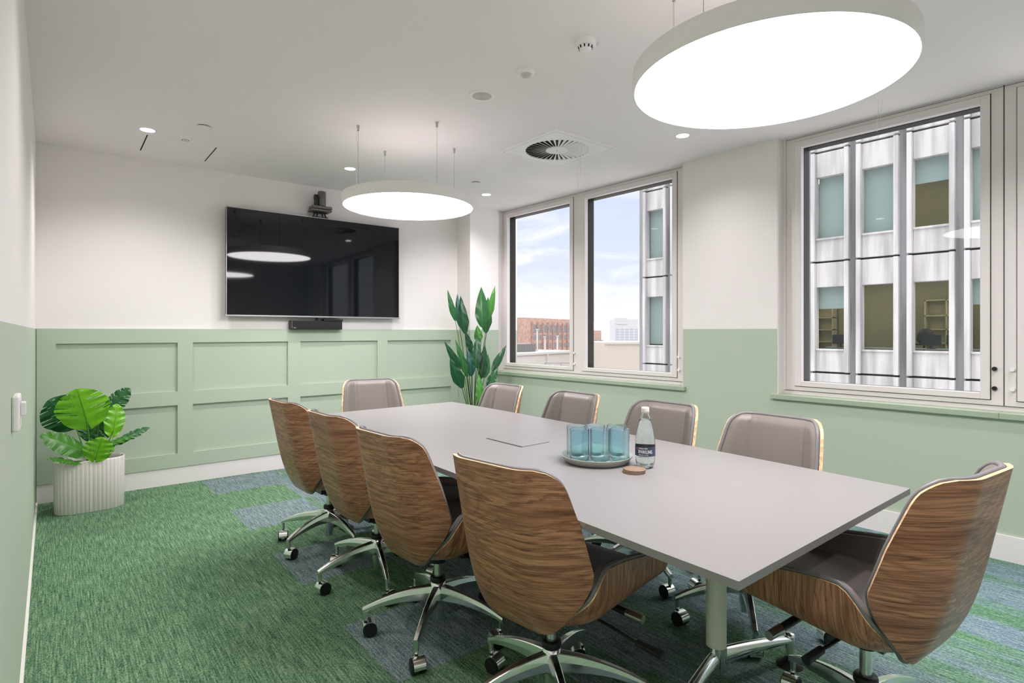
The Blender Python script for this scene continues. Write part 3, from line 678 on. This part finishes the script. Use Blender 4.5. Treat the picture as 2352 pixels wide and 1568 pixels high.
        for i in range(15):
            an = radians(-25+i*15) ; p = c+cd_*(-cos(an))*.0305+Vector((0, 0, sin(an)*.0305)); H.append([tuple(p-ax*.0235), tuple(p+ax*.0235)])
        H2 = [[tuple(Vector(p)*.0+c+(Vector(p)-c-ax*((Vector(p)-c).dot(ax)))*1.10+ax*((Vector(p)-c).dot(ax))) for p in r] for r in H]
        q = MB(); q.slab(H, H2, 0, 0, 0); q.build('hood', m_chrome, cs)
    return t
D = radians
chairs = [
 ('left', 1.294, 3.399, 3, 'walnut-backed office chair seen from behind, farthest in the left-hand row'),
 ('left', 1.303, 2.754, 2, 'walnut-backed office chair, second from the screen wall in the left-hand row'),
 ('left', 1.283, 2.115, 4, 'walnut-backed office chair with swirling grain, third from the screen wall on the left'),
 ('left', 1.318, 1.431, 8, 'large walnut-backed office chair seen from behind, front of the left-hand row'),
 ('right', 2.36, 3.36, 180-3, 'taupe leather office chair facing us, window side, beside the tall plant'),
 ('right', 2.375, 2.63, 180-2, 'taupe leather office chair on the window side, behind the back row of glasses'),
 ('right', 2.395, 1.95, 180-2, 'taupe leather office chair on the window side, directly behind the water bottle'),
 ('right', 2.378, 1.32, 180-2, 'taupe leather office chair on the window side, nearest the camera, below the wall pier'),
 ('far', 2.0, 4.20, -100, 'taupe leather office chair at the far head of the table under the screen'),
 ('near', 1.933, .682, 85, 'walnut office chair at the near head of the table, seen from its side'),
]
PH = [132, 109.4, 79.4, 23.8, 100, 150, 180, 144, 40, 66]
base = None
for i, (sd, x, y, a, lb) in enumerate(chairs):
    # the spider turns freely on its post, so every chair keeps its own arm angle
    if base is None: base = make_chair(lb, (x, y, 0), D(a), D(PH[i]-a))
    else:
        c = dup(base, (x, y, 0), D(a), lb)
        dphi = D((PH[i]-a)-(PH[0]-chairs[0][3]))
        for ch in c.children:
            if ch.name.startswith(('arm', 'caster')): ch.rotation_euler = (0, 0, dphi)
            elif sd == 'near' and not ch.name.startswith(('hub', 'collar')): ch.location.z = .028   # this seat is wound a little higher

# ================================================================== TABLEWARE
TZ = .7303
def rimcup(prof_out, prof_in): return prof_out+prof_in[::-1]
q = MB(); q.lathe([(0, 0), (.128, 0), (.134, .003), (.152, .027), (.1525, .030), (.150, .0305), (.132, .007), (.126, .005), (0, .005)], n=72)
tray = q.build('serving_tray', M('tray_stone', (.36, .38, .33), .4)); tray.location = (1.795, 1.668, TZ); tag(tray, 'round grey-green tray holding six blue glasses', 'tray')
m_bluegl = M('blue_glass', (.79, .93, .965), .02, trans=1, ior=1.25)
def flute(a): return 1+.009*cos(a*40)
gl0 = MB(); GS = 1.12
gl0.lathe([(r*GS, z*1.06) for r, z in [(0, 0), (.030, 0), (.0345, .002), (.0355, .006), (.0360, .03), (.0362, .1325)]], n=160, mod=flute); gl0.lathe([(r*GS, z*1.06) for r, z in [(.0362, .1325), (.0358, .1340), (.0348, .1340), (.0344, .1325), (.0338, .03), (.0325, .014), (.026, .010), (0, .009)]], n=160)
u_ = Vector((.6247, .7809, 0)); r_ = Vector((.7809, -.6247, 0)); c0 = Vector((1.797, 1.662, 0))
glp = [(-.083, -.052, 'blue ribbed tumbler at the front left of the tray'), (.001, -.058, 'blue ribbed tumbler in the middle of the front row on the tray'), (.084, -.050, 'blue ribbed tumbler at the front right of the tray, nearest the bottle'),
       (-.088, .034, 'blue ribbed tumbler at the back left of the tray'), (-.002, .046, 'blue ribbed tumbler in the middle of the back row on the tray'), (.086, .038, 'blue ribbed tumbler at the back right of the tray')]
g0 = None
for a, b, lb in glp:
    p = c0+r_*a+u_*b
    if g0 is None: g0 = gl0.build('drinking_glass', m_bluegl); o = g0
    else: o = g0.copy(); COL.objects.link(o)
    o.location = (p.x, p.y, TZ+.0055); tag(o, lb, 'glass', 'blue tumblers on the tray')
# bottle
bp_ = (1.872, 1.470, TZ)
t = thing('water_bottle', 'clear glass bottle of sparkling water with navy label and white cap', 'bottle', bp_, 0)
P_out = [(0, .004), (.022, 0), (.030, .003), (.0375, .018), (.0398, .035), (.0402, .05), (.0402, .095), (.0392, .112), (.0360, .138), (.0310, .163), (.0250, .187), (.0190, .205), (.0150, .214), (.0135, .222), (.0135, .236)]
P_in = [(0, .010), (.020, .008), (.028, .010), (.0350, .020), (.0374, .036), (.0378, .05), (.0378, .095), (.0368, .112), (.0337, .138), (.0287, .163), (.0227, .187), (.0167, .205), (.0127, .214), (.0112, .222), (.0112, .236)]
q = MB(); q.lathe(P_out+P_in[::-1], n=64); q.build('glass_body', M('clear_glass', (.93, .98, .96), .0, trans=1, ior=1.45), t)
q = MB(); wp = [(r*1.004, z) for r, z in P_in if z < .19]; q.lathe(wp+[(.0200, .196), (0, .196)], n=64); q.build('water', M('water', (.95, .99, .98), .0, trans=1, ior=1.33), t)
q = MB(); q.lathe([(.0145, .221), (.0158, .222), (.0158, .240), (.0150, .244), (0, .2445)], n=40, mod=lambda a: 1+.012*cos(a*24)); q.lathe([(.0158, .228), (.0166, .229), (.0158, .230)], n=32); q.build('cap', M('cap_white', (.82, .80, .76), .4), t)
q = MB(); q.lathe([(.0405, .050), (.0405, .088)], n=64); lab = q.build('label_band', M('navy_label', (.045, .065, .11), .5), t)
fa = math.atan2(-1.47, -1.872)  # label faces the viewer's side of the table
def onb(x0, zc, rad=.0408):
    def f(x, y, z):
        a = fa+(x+x0)/.0405; return ((rad+z)*cos(a), (rad+z)*sin(a), zc+y)
    return f
textmesh('label_text', 'SPARKLING', .0185, m_text, lab, .62, onb(0, .068), bold=.0003)
textmesh('label_script', 'Antipodes', .009, m_text, lab, 1, onb(-.010, .0825), shear=.4)
textmesh('label_subtitle', 'MINERAL WATER', .0052, m_text, lab, 1, onb(-.008, .0555))
textmesh('label_note', 'ARTESIAN NEW ZEALAND', .0036, M('dark_print', (.03, .03, .03), .5), lab, 1, onb(-.006, .0465))
q = MB(); q.add([onb(-.0345+dx, .080+dz, .0409)(0, 0, 0) for dx, dz in ((-.004, -.005), (.003, -.005), (.003, .005), (-.004, .005))], [(0, 1, 2, 3), (3, 2, 1, 0)]); q.build('pink_badge', M('pink_print', (.6, .03, .2), .5), lab)
# coasters
m_cork = M('brown_leatherboard', (.27, .18, .12), .6, bump=(120, .2))
cl_ = ['round brown coaster, bottom of the small stack', 'round brown coaster in the middle of the small stack', 'round brown coaster on top of the small stack']
for k in range(3):
    q = MB(); q.lathe([(0, 0), (.0425, 0), (.0435, .0008), (.0435, .0042), (.0425, .005), (0, .005)], n=56)
    o = q.build('coaster', m_cork); o.location = (1.765+.0012*k, 1.441-.0008*k, TZ+.0052*k); tag(o, cl_[k], 'coaster', 'coasters stacked beside the bottle')

# ================================================================== PLANTS
def leafmb(J, T, width, nrm, kind, droop=.12, cup=.12, n=30):
    """leaf from petiole joint J to tip T. kind: 'monstera' or 'blade'"""
    J = Vector(J); T = Vector(T); y = T-J; L = y.length; y.normalize(); nz = Vector(nrm); nz = (nz-y*nz.dot(y)).normalized(); x = y.cross(nz)
    q = MB(); uvs = []
    def P(a, b):  # a across [-1..1]*halfwidth already metric, b along metric
        k = b/L; z = -droop*L*(k-.35)**2-cup*abs(a)+.0
        return J+x*a+y*b+nz*z
    if kind == 'blade':
        G = []
        for i in range(n+1):
            v = i/n; hw = width/2*(min(1, (v/.30))**.55 if v < .30 else (1-((v-.30)/.70)**1.75))
            hw = max(hw, .0004); row = []
            for j in range(9):
                c = -1+2*j/8; p = P(c*hw, v*L)+nz*(.004*sin(v*22+c*4)*(abs(c))); row.append(tuple(p)); uvs.append((c, v))
            G.append(row)
        q.grid(G); return q, uvs
    # monstera: heart-shaped blade with lateral fingers and oval holes
    hw = width/2
    def outline(v):  # v in [-.28,1] along; returns half width
        if v < 0: return hw*.62*sqrt(max(0, 1-(v/-.30)**2))*.9+hw*.22*(1-abs(v)/.3)
        return hw*(1-v**2.3)**.62*(.84+.16*sin(min(1, v/.35)*pi/2))
    nb = 110; nr = 12
    for sgn in (-1, 1):
        idx = {}
        for i in range(nb+1):
            v = -.27+1.27*i/nb; ow = outline(v)
            for j in range(nr+1):
                r = j/nr
                inner = 0 if v >= 0 else .07*hw*(-v/.27)
                a = inner+(ow-inner)*r if v >= 0 else inner+(max(ow, inner+.001)-inner)*r
                bshift = L*.36*r*(1-max(0, v))*(.6 if v > 0 else .2)
                b = max(-.3*L, v*L)+bshift*(1 if v < .85 else (1-v)/.15)
                idx[i, j] = len(q.v); q.v.append(tuple(P(sgn*a, b)+nz*(.004*sin(v*24)*r))); uvs.append((sgn*r, v))
        slits = 7
        for i in range(nb):
            v = -.27+1.27*(i+.5)/nb
            ph = ((v+.02)*slits) % 1.0; fing = floor((v+.02)*slits)
            for j in range(nr):
                r = (j+.5)/nr
                if v > .06 and v < .93:
                    if r > .40 and (ph < .52*(r-.38)) and (fing+(1 if sgn > 0 else 0)) % 3 != 1: continue
                    if .22 < r < .48 and .42 < ph < .54 and fing % 2 == (0 if sgn > 0 else 1): continue
                f = (idx[i, j], idx[i, j+1], idx[i+1, j+1], idx[i+1, j])
                q.f.append(f if sgn > 0 else f[::-1]); q.m.append(0); q.sm.append(True)
    return q, uvs
ml = [leafmat('leaf_lime', (.13, .40, .008), (.20, .52, .015), (.08, .26, .01)), leafmat('leaf_mid', (.03, .145, .008), (.05, .21, .012), (.09, .26, .02)), leafmat('leaf_dark', (.010, .085, .022), (.02, .14, .03), (.05, .20, .04))]
m_stem = M('green_stem', (.10, .25, .03), .45); m_dstem = M('dark_stem', (.03, .07, .02), .5)
m_soil = M('soil', (.03, .022, .015), .95, bump=(60, 1))
# monstera in fluted pot
PC = (.185, 5.135, 0)
t = thing('potted_monstera', 'leafy monstera plant in a fluted pale oval pot in the left corner', 'plant', PC)
A_, B_, PHt = .205, .118, .368
def oval(a, f=1, fl=True):
    n_ = 2.6; c, s_ = cos(a), sin(a); x = A_*f*abs(c)**(2/n_)*(1 if c > 0 else -1); y = B_*f*abs(s_)**(2/n_)*(1 if s_ > 0 else -1)
    return x, y
# even arc-length samples round the oval
pts = [oval(2*pi*i/2000) for i in range(2000)]; acc = [0]
for i in range(2000):
    p, r2 = pts[i], pts[(i+1) % 2000]; acc.append(acc[-1]+math.hypot(p[0]-r2[0], p[1]-r2[1]))
tot = acc[-1]; NS = 480; ev = []; k = 0
for i in range(NS):
    s_ = tot*i/NS
    while acc[k+1] < s_: k += 1
    ev.append(pts[k])
def potring(z, grow, fl):
    out = []
    for i, (x, y) in enumerate(ev):
        px, py = ev[i-1]; nx_, ny_ = ev[(i+1) % NS]; tx, ty = nx_-px, ny_-py; L_ = math.hypot(tx, ty) or 1; n1, n2 = ty/L_, -tx/L_
        o = grow+fl*(abs(cos(i/NS*pi*44))**.6-1); out.append((x+n1*o, y+n2*o, z))
    out.append(out[0]); return out
rot = D(6)
G = [potring(z, g_, fl) for z, g_, fl in ((.0, -.006, .0), (.004, 0, .0035), (.35, .004, .0035), (.362, .004, .003), (.368, .002, .001), (.368, -.010, 0), (.34, -.012, 0), (.30, -.012, 0))]
q = MB(); q.grid(G, flip=False); q.build('pot', M('pot_white', (.92, .82, .83), .38), t)
q = MB(); q.add([(x*.95, y*.92, .31) for x, y in ev[::8]], [tuple(range(NS//8))]); q.build('soil', m_soil, t)
MON = [((0.162, 5.03, 0.646), (0.107, 5.02, 0.882), 0.341, 0, (-.2, -1, .35)), ((0.093, 5.2, 0.629), (-0.046, 5.16, 0.802), 0.30, 2, (-.1, -1, .3)), ((0.3, 5.22, 0.702), (0.426, 5.22, 0.858), 0.16, 2, (-.4, -.8, .6)),
       ((0.322, 5.12, 0.548), (0.352, 5.15, 0.747), 0.15, 0, (.3, -1, .1)), ((0.238, 5.22, 0.594), (0.161, 5.2, 0.484), 0.23, 2, (0, -1, .2)), ((0.131, 5.03, 0.445), (-0.082, 4.96, 0.594), 0.180, 1, (.1, -.8, .8)),
       ((0.099, 4.98, 0.378), (-0.048, 4.9, 0.44), 0.075, 1, (0, -.6, 1)), ((0.212, 4.98, 0.391), (0.247, 4.95, 0.534), 0.195, 0, (0, -1, .2)), ((0.354, 5.1, 0.473), (0.552, 5.15, 0.56), 0.09, 2, (-.1, -.6, 1)), ((0.28, 5.06, 0.461), (0.44, 5.08, 0.513), 0.08, 1, (-.1, -.5, 1))]
for J, T_, wd, mi, nr_ in MON:
    Jl = Vector(J)-Vector(PC); Tl = Vector(T_)-Vector(PC); q, uvs = leafmb(Jl, Tl, wd, nr_, 'monstera')
    q.build('leaf', ml[mi], t, uvs=uvs)
    b0 = Vector((Jl.x*.25+.02, Jl.y*.3, .30)); mid = (b0+Jl)/2+Vector((Jl.x*.10, 0, .05)); q = MB(); path = [b0*(1-u)**2+mid*2*u*(1-u)+(Jl)*u*u for u in [k/10 for k in range(11)]]
    q.tube(path, [.0055-.002*k/10 for k in range(11)], n=8); q.build('stem', m_stem, t)
# bird of paradise
BC = (3.40, 4.90, 0)
t = thing('tall_foliage_plant', 'tall plant with long pointed dark green leaves standing by the corner column', 'plant', BC)
q = MB(); q.lathe([(0, 0), (.10, 0), (.115, .01), (.13, .27), (.13, .30), (.12, .30), (.112, .26), (.112, .24)], n=48); q.build('pot', M('pot_white_round', (.7, .67, .65), .4), t)
q = MB(); q.disc((0, 0, .25), .113, 40); q.build('soil', m_soil, t)
BIRD = [((3.192, 4.92, 1.39), (3.111, 4.95, 1.714), 0.06), ((3.311, 5.02, 1.328), (3.287, 5.05, 1.691), 0.074), ((3.243, 4.82, 1.256), (3.194, 4.85, 1.654), 0.106), ((3.425, 4.77, 1.323), (3.43, 4.8, 1.756), 0.135), ((3.577, 4.87, 1.407), (3.686, 4.9, 1.794), 0.07), ((3.609, 4.97, 1.268), (3.66, 5.0, 1.671), 0.114), ((3.223, 4.87, 0.89), (3.054, 4.9, 1.181), 0.075), ((3.178, 4.77, 0.709), (3.042, 4.8, 1.022), 0.118), ((3.303, 4.72, 0.917), (3.345, 4.75, 1.256), 0.1), ((3.444, 4.82, 0.793), (3.528, 4.85, 1.154), 0.101), ((3.586, 4.82, 0.868), (3.814, 4.85, 1.15), 0.075), ((3.565, 4.87, 0.691), (3.721, 4.9, 0.915), 0.094), ((3.427, 4.97, 0.807), (3.42, 5.0, 1.153), 0.102), ((3.484, 4.82, 0.8), (3.562, 4.85, 1.052), 0.09), ((3.348, 4.92, 0.8), (3.222, 4.95, 1.201), 0.075), ((3.341, 4.69, 0.564), (3.346, 4.72, 0.857), 0.08), ((3.433, 4.97, 1.061), (3.375, 5.0, 1.292), 0.07), ((3.523, 4.97, 1.166), (3.516, 5.0, 1.357), 0.09)]
mbird = [leafmat('strelitzia_dark', (.006, .055, .024), (.016, .10, .036), (.05, .19, .06)), leafmat('strelitzia_mid', (.02, .12, .035), (.04, .19, .05), (.08, .28, .08)), leafmat('strelitzia_bright', (.045, .22, .03), (.08, .30, .05), (.14, .38, .08)), leafmat('strelitzia_blue', (.03, .12, .12), (.06, .2, .19), (.08, .2, .1))]
bm_i = [1, 3, 0, 1, 2, 1, 0, 0, 0, 0, 0, 1, 3, 1, 1, 2, 0, 2]
for i, (J, T_, wd) in enumerate(BIRD):
    Jl = Vector(J)-Vector(BC); Tl = Vector(T_)-Vector(BC); th_ = random.uniform(-.5, .5)
    nr_ = (-.57+th_*.6, -.82-th_*.3, .15)
    q, uvs = leafmb(Jl, Tl, wd*1.08, nr_, 'blade', droop=.25, cup=.28); q.build('leaf', mbird[bm_i[i]], t, uvs=uvs)
    b0 = Vector((random.uniform(-.03, .03), random.uniform(-.03, .03), .24)); mid = Vector((Jl.x*.35, Jl.y*.4, Jl.z*.55)); q = MB()
    path = [b0*(1-u)**2+mid*2*u*(1-u)+Jl*u*u for u in [k/12 for k in range(13)]]; q.tube(path, [.0065-.0035*k/12 for k in range(13)], n=7); q.build('stem', m_dstem if i % 3 else m_stem, t)

# ================================================================== OUTSIDE
m_conc = concrete('precast_pale', (.40, .385, .38), (.60, .575, .57), 1.6); m_concd = concrete('weathered_grey', (.19, .187, .19), (.32, .315, .32), 1.6)
m_fglass = pane_mat('facade_glass', (.90, .93, .92), 1.2); m_blind = M('pale_blind', (.42, .47, .46), .8)
m_roomw = M('far_office_wall', (.33, .30, .215), .8); m_lit = M('far_office_lamp', (.9, .85, .6), .5, emit=(1, .88, .6), estr=9)
FX0, FY0 = 18.906, 6.864; SL = .0311
def fx(y, o=0): return FX0-SL*(y-FY0)+o
ob = thing('office_building', 'pale precast concrete office building with deep window bays across the street', 'building', (fx(8), 8, -24))
OC = (fx(8), 8, -24)
PIT = 1.30; ST = 3.48
def fbox(mb, ya, yb, o0, o1, z0, z1, mi=0, yc=0, xc=0, zc=0):
    mb.hexa([((-SL)*(ya)+o0, ya, z0), ((-SL)*(ya)+o1, ya, z0), ((-SL)*(yb)+o1, yb, z0), ((-SL)*(yb)+o0, yb, z0), ((-SL)*(ya)+o0, ya, z1), ((-SL)*(ya)+o1, ya, z1), ((-SL)*(yb)+o1, yb, z1), ((-SL)*(yb)+o0, yb, z1)], mi)
q = MB(); fbox(q, -3.45, .55, .4, 12, 0, 16) if 0 else None
for zz in range(-1, 3):
    fbox(q, 1.5-8.4+0, 14.98-8, .30, 9, 24+zz*ST-.35, 24+zz*ST+.45)      # floor slabs
fbox(q, -6.9, 6.98, .28, 9, 0, 24-ST-.3); fbox(q, -6.9, 6.98, .28, 9, 24+3*ST-.35, 24+3*ST+2.2); fbox(q, 6.90, 6.98, .05, 9, 0, 24+3*ST+2.2)
fbox(q, -6.9, 6.98, 4.2, 4.4, 0, 24+3*ST)
q.build('structure_shell', m_concd, ob)
yc0 = 6.35-8
cell = {}
def cellmesh():
    q = MB(); hw = .425; fw = .125; o_ = -.02
    fbox(q, -hw-fw, -hw, -.13, .20, .04, ST-.02); fbox(q, hw, hw+fw, -.13, .20, .04, ST-.02)          # side fins
    fbox(q, -hw, hw, 0, .34, .04, .74); fbox(q, -hw, hw, 0, .34, 2.70, ST-.02)                                # spandrels
    fbox(q, -hw, hw, -.05, .02, .70, .76)
    a = q.build('precast_bay', m_conc, ob, bevel=.012)
    q = MB(); fbox(q, -hw-.02, hw+.02, .20, .21, .72, 2.72); b = q.build('window', m_fglass, ob)
    q = MB(); fbox(q, hw+fw, hw+fw+.21, .04, .20, 0, ST); c = q.build('recess_panel', m_concd, ob)
    return a, b, c
cells = None
blinds = {}
q = MB(); fbox(q, -.44, .44, .24, .25, .74, 2.72); BL1 = q
bfull = None; bhalf = None
for k in range(-1, 3):
    for bb in range(-4, 7):
        yy = yc0+bb*PIT; off = -SL*0
        loc = (-SL*yy, yy, 24+k*ST)
        if cells is None: cells = cellmesh(); src = cells; objs = cells
        else:
            objs = []
            for s_ in cells: c = s_.copy(); COL.objects.link(c); c.parent = ob; objs.append(c)
        for o in objs: o.location = loc
        full = (k == 1 and bb not in (-1, 2)) or k == 2 or k == -1
        half = (k == 1) or (k == 0 and bb in (1, -2, 3, 5)) 
        if k == 0 and bb == 6: full = True
        if full:
            if bfull is None: q = MB(); fbox(q, -.44, .44, .24, .25, .80, 2.72); bfull = q.build('blind', m_blind, ob); o = bfull
            else: o = bfull.copy(); COL.objects.link(o); o.parent = ob
            o.location = loc
        elif half:
            if bhalf is None: q = MB(); fbox(q, -.44, .44, .24, .25, 2.02, 2.72); bhalf = q.build('blind', m_blind, ob); o = bhalf
            else: o = bhalf.copy(); COL.objects.link(o); o.parent = ob
            o.location = loc
q = MB()
for k in (0, 1):
    z0 = 24+k*ST; fbox(q, -6.9, 6.9, 4.15, 4.2, z0+.45, z0+ST-.35)
q.build('interior_wall', m_roomw, ob)
q = MB()
for k in (0, 1):
    for yy in (-5, -3.4, -1.2, .8, 3): fbox(q, yy, yy+.18, 1.2, 3.4, 24+k*ST+3.08, 24+k*ST+3.12)
q.build('interior_lamps', m_lit, ob)
m_desk = M('desk_grey', (.4, .42, .42), .6); m_dk = M('office_dark', (.03, .03, .035), .6)
def world(yl, o, z): return (OC[0]-SL*yl+o, OC[1]+yl, OC[2]+z)
for i, (yl, lb) in enumerate(((-2.75, 'monitor on the desk inside the building opposite, under the warm wall'), (-3.35, 'dark monitor inside the opposite building beside the seated shape'), (-.35, 'small monitor inside the left lower window of the opposite building'))):
    x, y, z = world(yl, .75, 24+.80)
    tt_ = thing('monitor', lb, 'monitor', (x, y, z), 0); q = MB(); q.box(-.02, .02, -.24, .24, .10, .40); q.build('display', m_dk, tt_); q = MB(); q.box(-.03, .03, -.02, .02, 0, .12); q.box(-.08, .08, -.1, .1, 0, .012); q.build('stand', m_dk, tt_)
x, y, z = world(-3.1, 1.0, 24+.45)
tt_ = thing('desk', 'long pale desk inside the lower windows of the opposite building', 'desk', (x, y, z)); q = MB(); q.box(-.4, .3, -1.6, 3.2, .32, .35); q.build('desk_top', m_desk, tt_)
for a in (-1.55, 3.1):
    q = MB(); q.box(-.35, .25, a, a+.04, 0, .32); q.build('leg', m_desk, tt_)
x, y, z = world(-2.35, 1.6, 24+.45)
tt_ = thing('desk_chair', 'dark rounded desk chair inside the opposite building', 'chair', (x, y, z)); q = MB(); q.lathe([(0, .0), (.24, .02), (.25, .06), (0, .08)], c=(0, 0, .42), n=20); q.build('seat', m_dk, tt_); q = MB(); q.lathe([(0, .95), (.12, .92), (.22, .78), (.24, .6), (.2, .5), (0, .48)], c=(.18, 0, 0), n=20); q.build('backrest', m_dk, tt_); q = MB(); q.cyl((0, 0, .0), (0, 0, .42), .03); q.build('post', m_dk, tt_)
for yl, lb in ((-2.4, 'tall open bookshelf inside the opposite building, behind the dark chair'), (1.6, 'low bookshelf of files inside the opposite building, left lower window'), (-4.2, 'pale bookshelf inside the rightmost lower window opposite')):
    x, y, z = world(yl, 3.6, 24+.45); tt_ = thing('bookshelf', lb, 'bookshelf', (x, y, z)); q = MB(); q.box(.3, .34, -.6, .6, 0, 1.9)
    for zz in (0, .45, .9, 1.35, 1.86): q.box(0, .3, -.6, .6, zz, zz+.04)
    for a in (-.6, -.02, .56): q.box(0, .3, a, a+.04, 0, 1.9)
    q.build('carcass', M('shelf_cream', (.5, .45, .3), .6), tt_)
# street and distant land
mb = MB(); mb.box(-40, 900, -300, 900, -24.3, -24); struct(mb.build('street_ground', M('pale_ground', (.55, .54, .54), .9)))
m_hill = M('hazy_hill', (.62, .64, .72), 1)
G = []
for i in range(41):
    a = D(20+i*1.6); base_r = 850; hgt = 22+16*sin(i*.5)+9*sin(i*1.3+1); G.append([(base_r*sin(a), base_r*cos(a), -24), ((base_r+30)*sin(a), (base_r+30)*cos(a), hgt*.55-6), ((base_r+80)*sin(a), (base_r+80)*cos(a), hgt*.8-6), ((base_r+140)*sin(a), (base_r+140)*cos(a), -24)])
mb = MB(); mb.grid(G); struct(mb.build('hills', m_hill))
# brick building: front wall between P and Q
def facade_building(name, label, P, Q, zlo, zhi, thick, mwall, wins, mwin, roof=None, extra=None):
    P = Vector((*P, 0)); Q = Vector((*Q, 0)); d = (Q-P); L = d.length; d.normalize(); nrm = Vector((d.y, -d.x, 0))
    if nrm.dot(P) > 0: nrm = -nrm
    t = thing(name, label, 'building', (P.x, P.y, zlo))
    back = -nrm*thick; q = MB(); H = zhi-zlo
    def c(u, o, z): return tuple(d*u+nrm*o+Vector((0, 0, z)))
    def bx(q, u0, u1, o0, o1, z0, z1, mi=0):
        p = [c(u0, o0, z0), c(u1, o0, z0), c(u1, o1, z0), c(u0, o1, z0), c(u0, o0, z1), c(u1, o0, z1), c(u1, o1, z1), c(u0, o1, z1)]; q.hexa(p, mi)
    bx(q, 0, L, -thick, 0, 0, H); 
    if extra: extra(q, bx, L, H)
    q.build('walls', mwall, t)
    w0 = {}
    for (u, z, ww, hh) in wins:
        key = (round(ww, 2), round(hh, 2))
        if key not in w0: q = MB(); bx(q, 0, ww, -.3, .12, 0, hh); o = q.build('window', mwin, t); w0[key] = o
        else: o = w0[key].copy(); COL.objects.link(o); o.parent = t
        pos = d*u+Vector((0, 0, z)); o.location = pos
    return t
def bricktex():
    m, n, l, b = newmat('brick_red'); ge = n.new('ShaderNodeNewGeometry'); q = n.new('ShaderNodeTexNoise'); q.inputs['Scale'].default_value = 1.2; q.inputs['Detail'].default_value = 6; l.new(ge.outputs['Position'], q.inputs['Vector'])
    r = ramp(n, [(.35, (.34, .205, .165)), (.62, (.46, .30, .245))]); l.new(q.outputs[0], r.inputs[0]); l.new(r.outputs[0], b.inputs['Base Color']); b.inputs['Roughness'].default_value = .9; return m
m_brick = bricktex(); m_winb = M('far_window_dark', (.16, .17, .19), .3)
BPt, BQt = (124.6, 150.0), (160.5, 161.5)
def piers(q, bx, L, H):
    for i in range(9): bx(q, 6.0+i*3.75-.35, 6.0+i*3.75-.05, 0, .5, 0, H-1.5); bx(q, 6.0+i*3.75+.2, 6.0+i*3.75+.5, 0, .5, 0, H-1.5)
wins = []
Hb = 30.3
for i in range(9):
    u = 6.9+i*3.75; wins += [(u, 25.2, 2.0, 2.7), (u, 22.6, 2.0, 1.65), (u, 19.6, 2.0, 1.6), (u, 16.5, 2.0, 1.6)]
facade_building('brick_office_block', 'red-brown brick office block with rows of tall dark windows in the left window view', BPt, BQt, -24, 6.3, 12, m_brick, wins, m_winb, extra=piers)
facade_building('brick_annexe', 'lower stepped brick annexe at the right end of the brick block', (162.5, 161.8), (180.0, 164.4), -24, 2.0, 12, m_brick, [(3+i*4.4, 26-7.5-k*4.6, 2.8, 3.4) for i in range(4) for k in range(3)], m_winb,
    extra=lambda q, bx, L, H: q.add([(0, 0, H), (8.5, 1.3, H), (0, 0, H+4.4), (-10, 18, H), (-1.5, 19.3, H), (-10, 18, H+4.4)], [(0, 1, 2), (5, 4, 3), (1, 4, 5, 2), (0, 2, 5, 3)]))
m_tw = M('tower_white', (.50, .49, .50), .8); m_tww = M('tower_window', (.36, .38, .42), .4)
wins = []
for k in range(11):
    for i in range(5): wins.append((1.2+i*4.2, 36.0-8.0-2.25*k-1.0, 3.0, 1.25))
facade_building('apartment_tower', 'distant white apartment tower with balcony rows beyond the rooftops', (382.7, 334.2), (399.1, 321.0), -24, 12.5, 25, m_tw, wins, m_tww, extra=lambda q, bx, L, H: (bx(q, 1.5, 12, -10, -2, H, H+1.2), bx(q, 2, L*.55, .2, .4, H-4.2, H-1.8)))
m_cream = M('cream_render', (.52, .455, .39), .85); m_creamw = M('white_render', (.58, .54, .515), .85)
facade_building('rooftop_block', 'plain cream rooftop block beside the concrete office building', (45.35, 40.56), (52.0, 36.5), -24, .154, 12, m_cream, [], m_winb, extra=lambda q, bx, L, H: bx(q, -.1, L, -1, .12, H-.15, H+.05))
facade_building('long_white_building', 'long low white building with parapet below the brick block', (40.5, 53.0), (58.4, 57.4), -24, -1.35, 14, m_creamw, [], m_winb, extra=lambda q, bx, L, H: (bx(q, 0, L, -.6, .15, H-.25, H+.02), bx(q, 9.8, 10.0, 0, .25, 0, H)))
facade_building('rooftop_annex', 'cream rooftop annex between the low white building and the rooftop block', (56.5, 51.0), (58.6, 48.6), -24, -.05, 6, m_cream, [], m_winb)
t = thing('cooling_screen', 'dark grey slatted plant screen standing on the white roof', 'roof screen', (44.6, 57.6, -1.32)); q = MB(); q.box(-1.0, 5.6, 0, 3, 0, 1.05)
for i in range(44): q.box(-1.0+i*.15, -.95+i*.15, -.05, 0, 0, 1.05)
q.build('screen_panel', M('grey_slats', (.24, .23, .23), .8), t)
for i, (x, y, h_, lb) in enumerate(((50.6, 57.8, 2.9, 'tall thin white vent pipe on the roof, left of three'), (52.1, 57.9, 1.9, 'thin cream vent pipe on the roof, middle of three'), (54.9, 58.4, 2.0, 'thin cream vent pipe on the roof, right of three'))):
    q = MB(); q.cyl((0, 0, 0), (0, 0, h_), .12, n=12); q.cyl((0, 0, h_), (0, 0, h_+.12), .22, n=12); o = q.build('vent_pipe', m_creamw); o.location = (x, y, -1.32); tag(o, lb, 'vent pipe', 'vent pipes on the roof')
t = thing('roof_railing', 'thin metal railing on the lower roof beside the cream block', 'railing', (50.2, 47.2, -3.4)); q = MB()
for zz in (.5, 1.0): q.cyl((-5, 3, zz), (5, -3, zz), .03, n=6)
for k in range(7): q.cyl((-5+k*1.666, 3-k, 0), (-5+k*1.666, 3-k, 1.0), .03, n=6)
q.build('rails', m_winb, t)
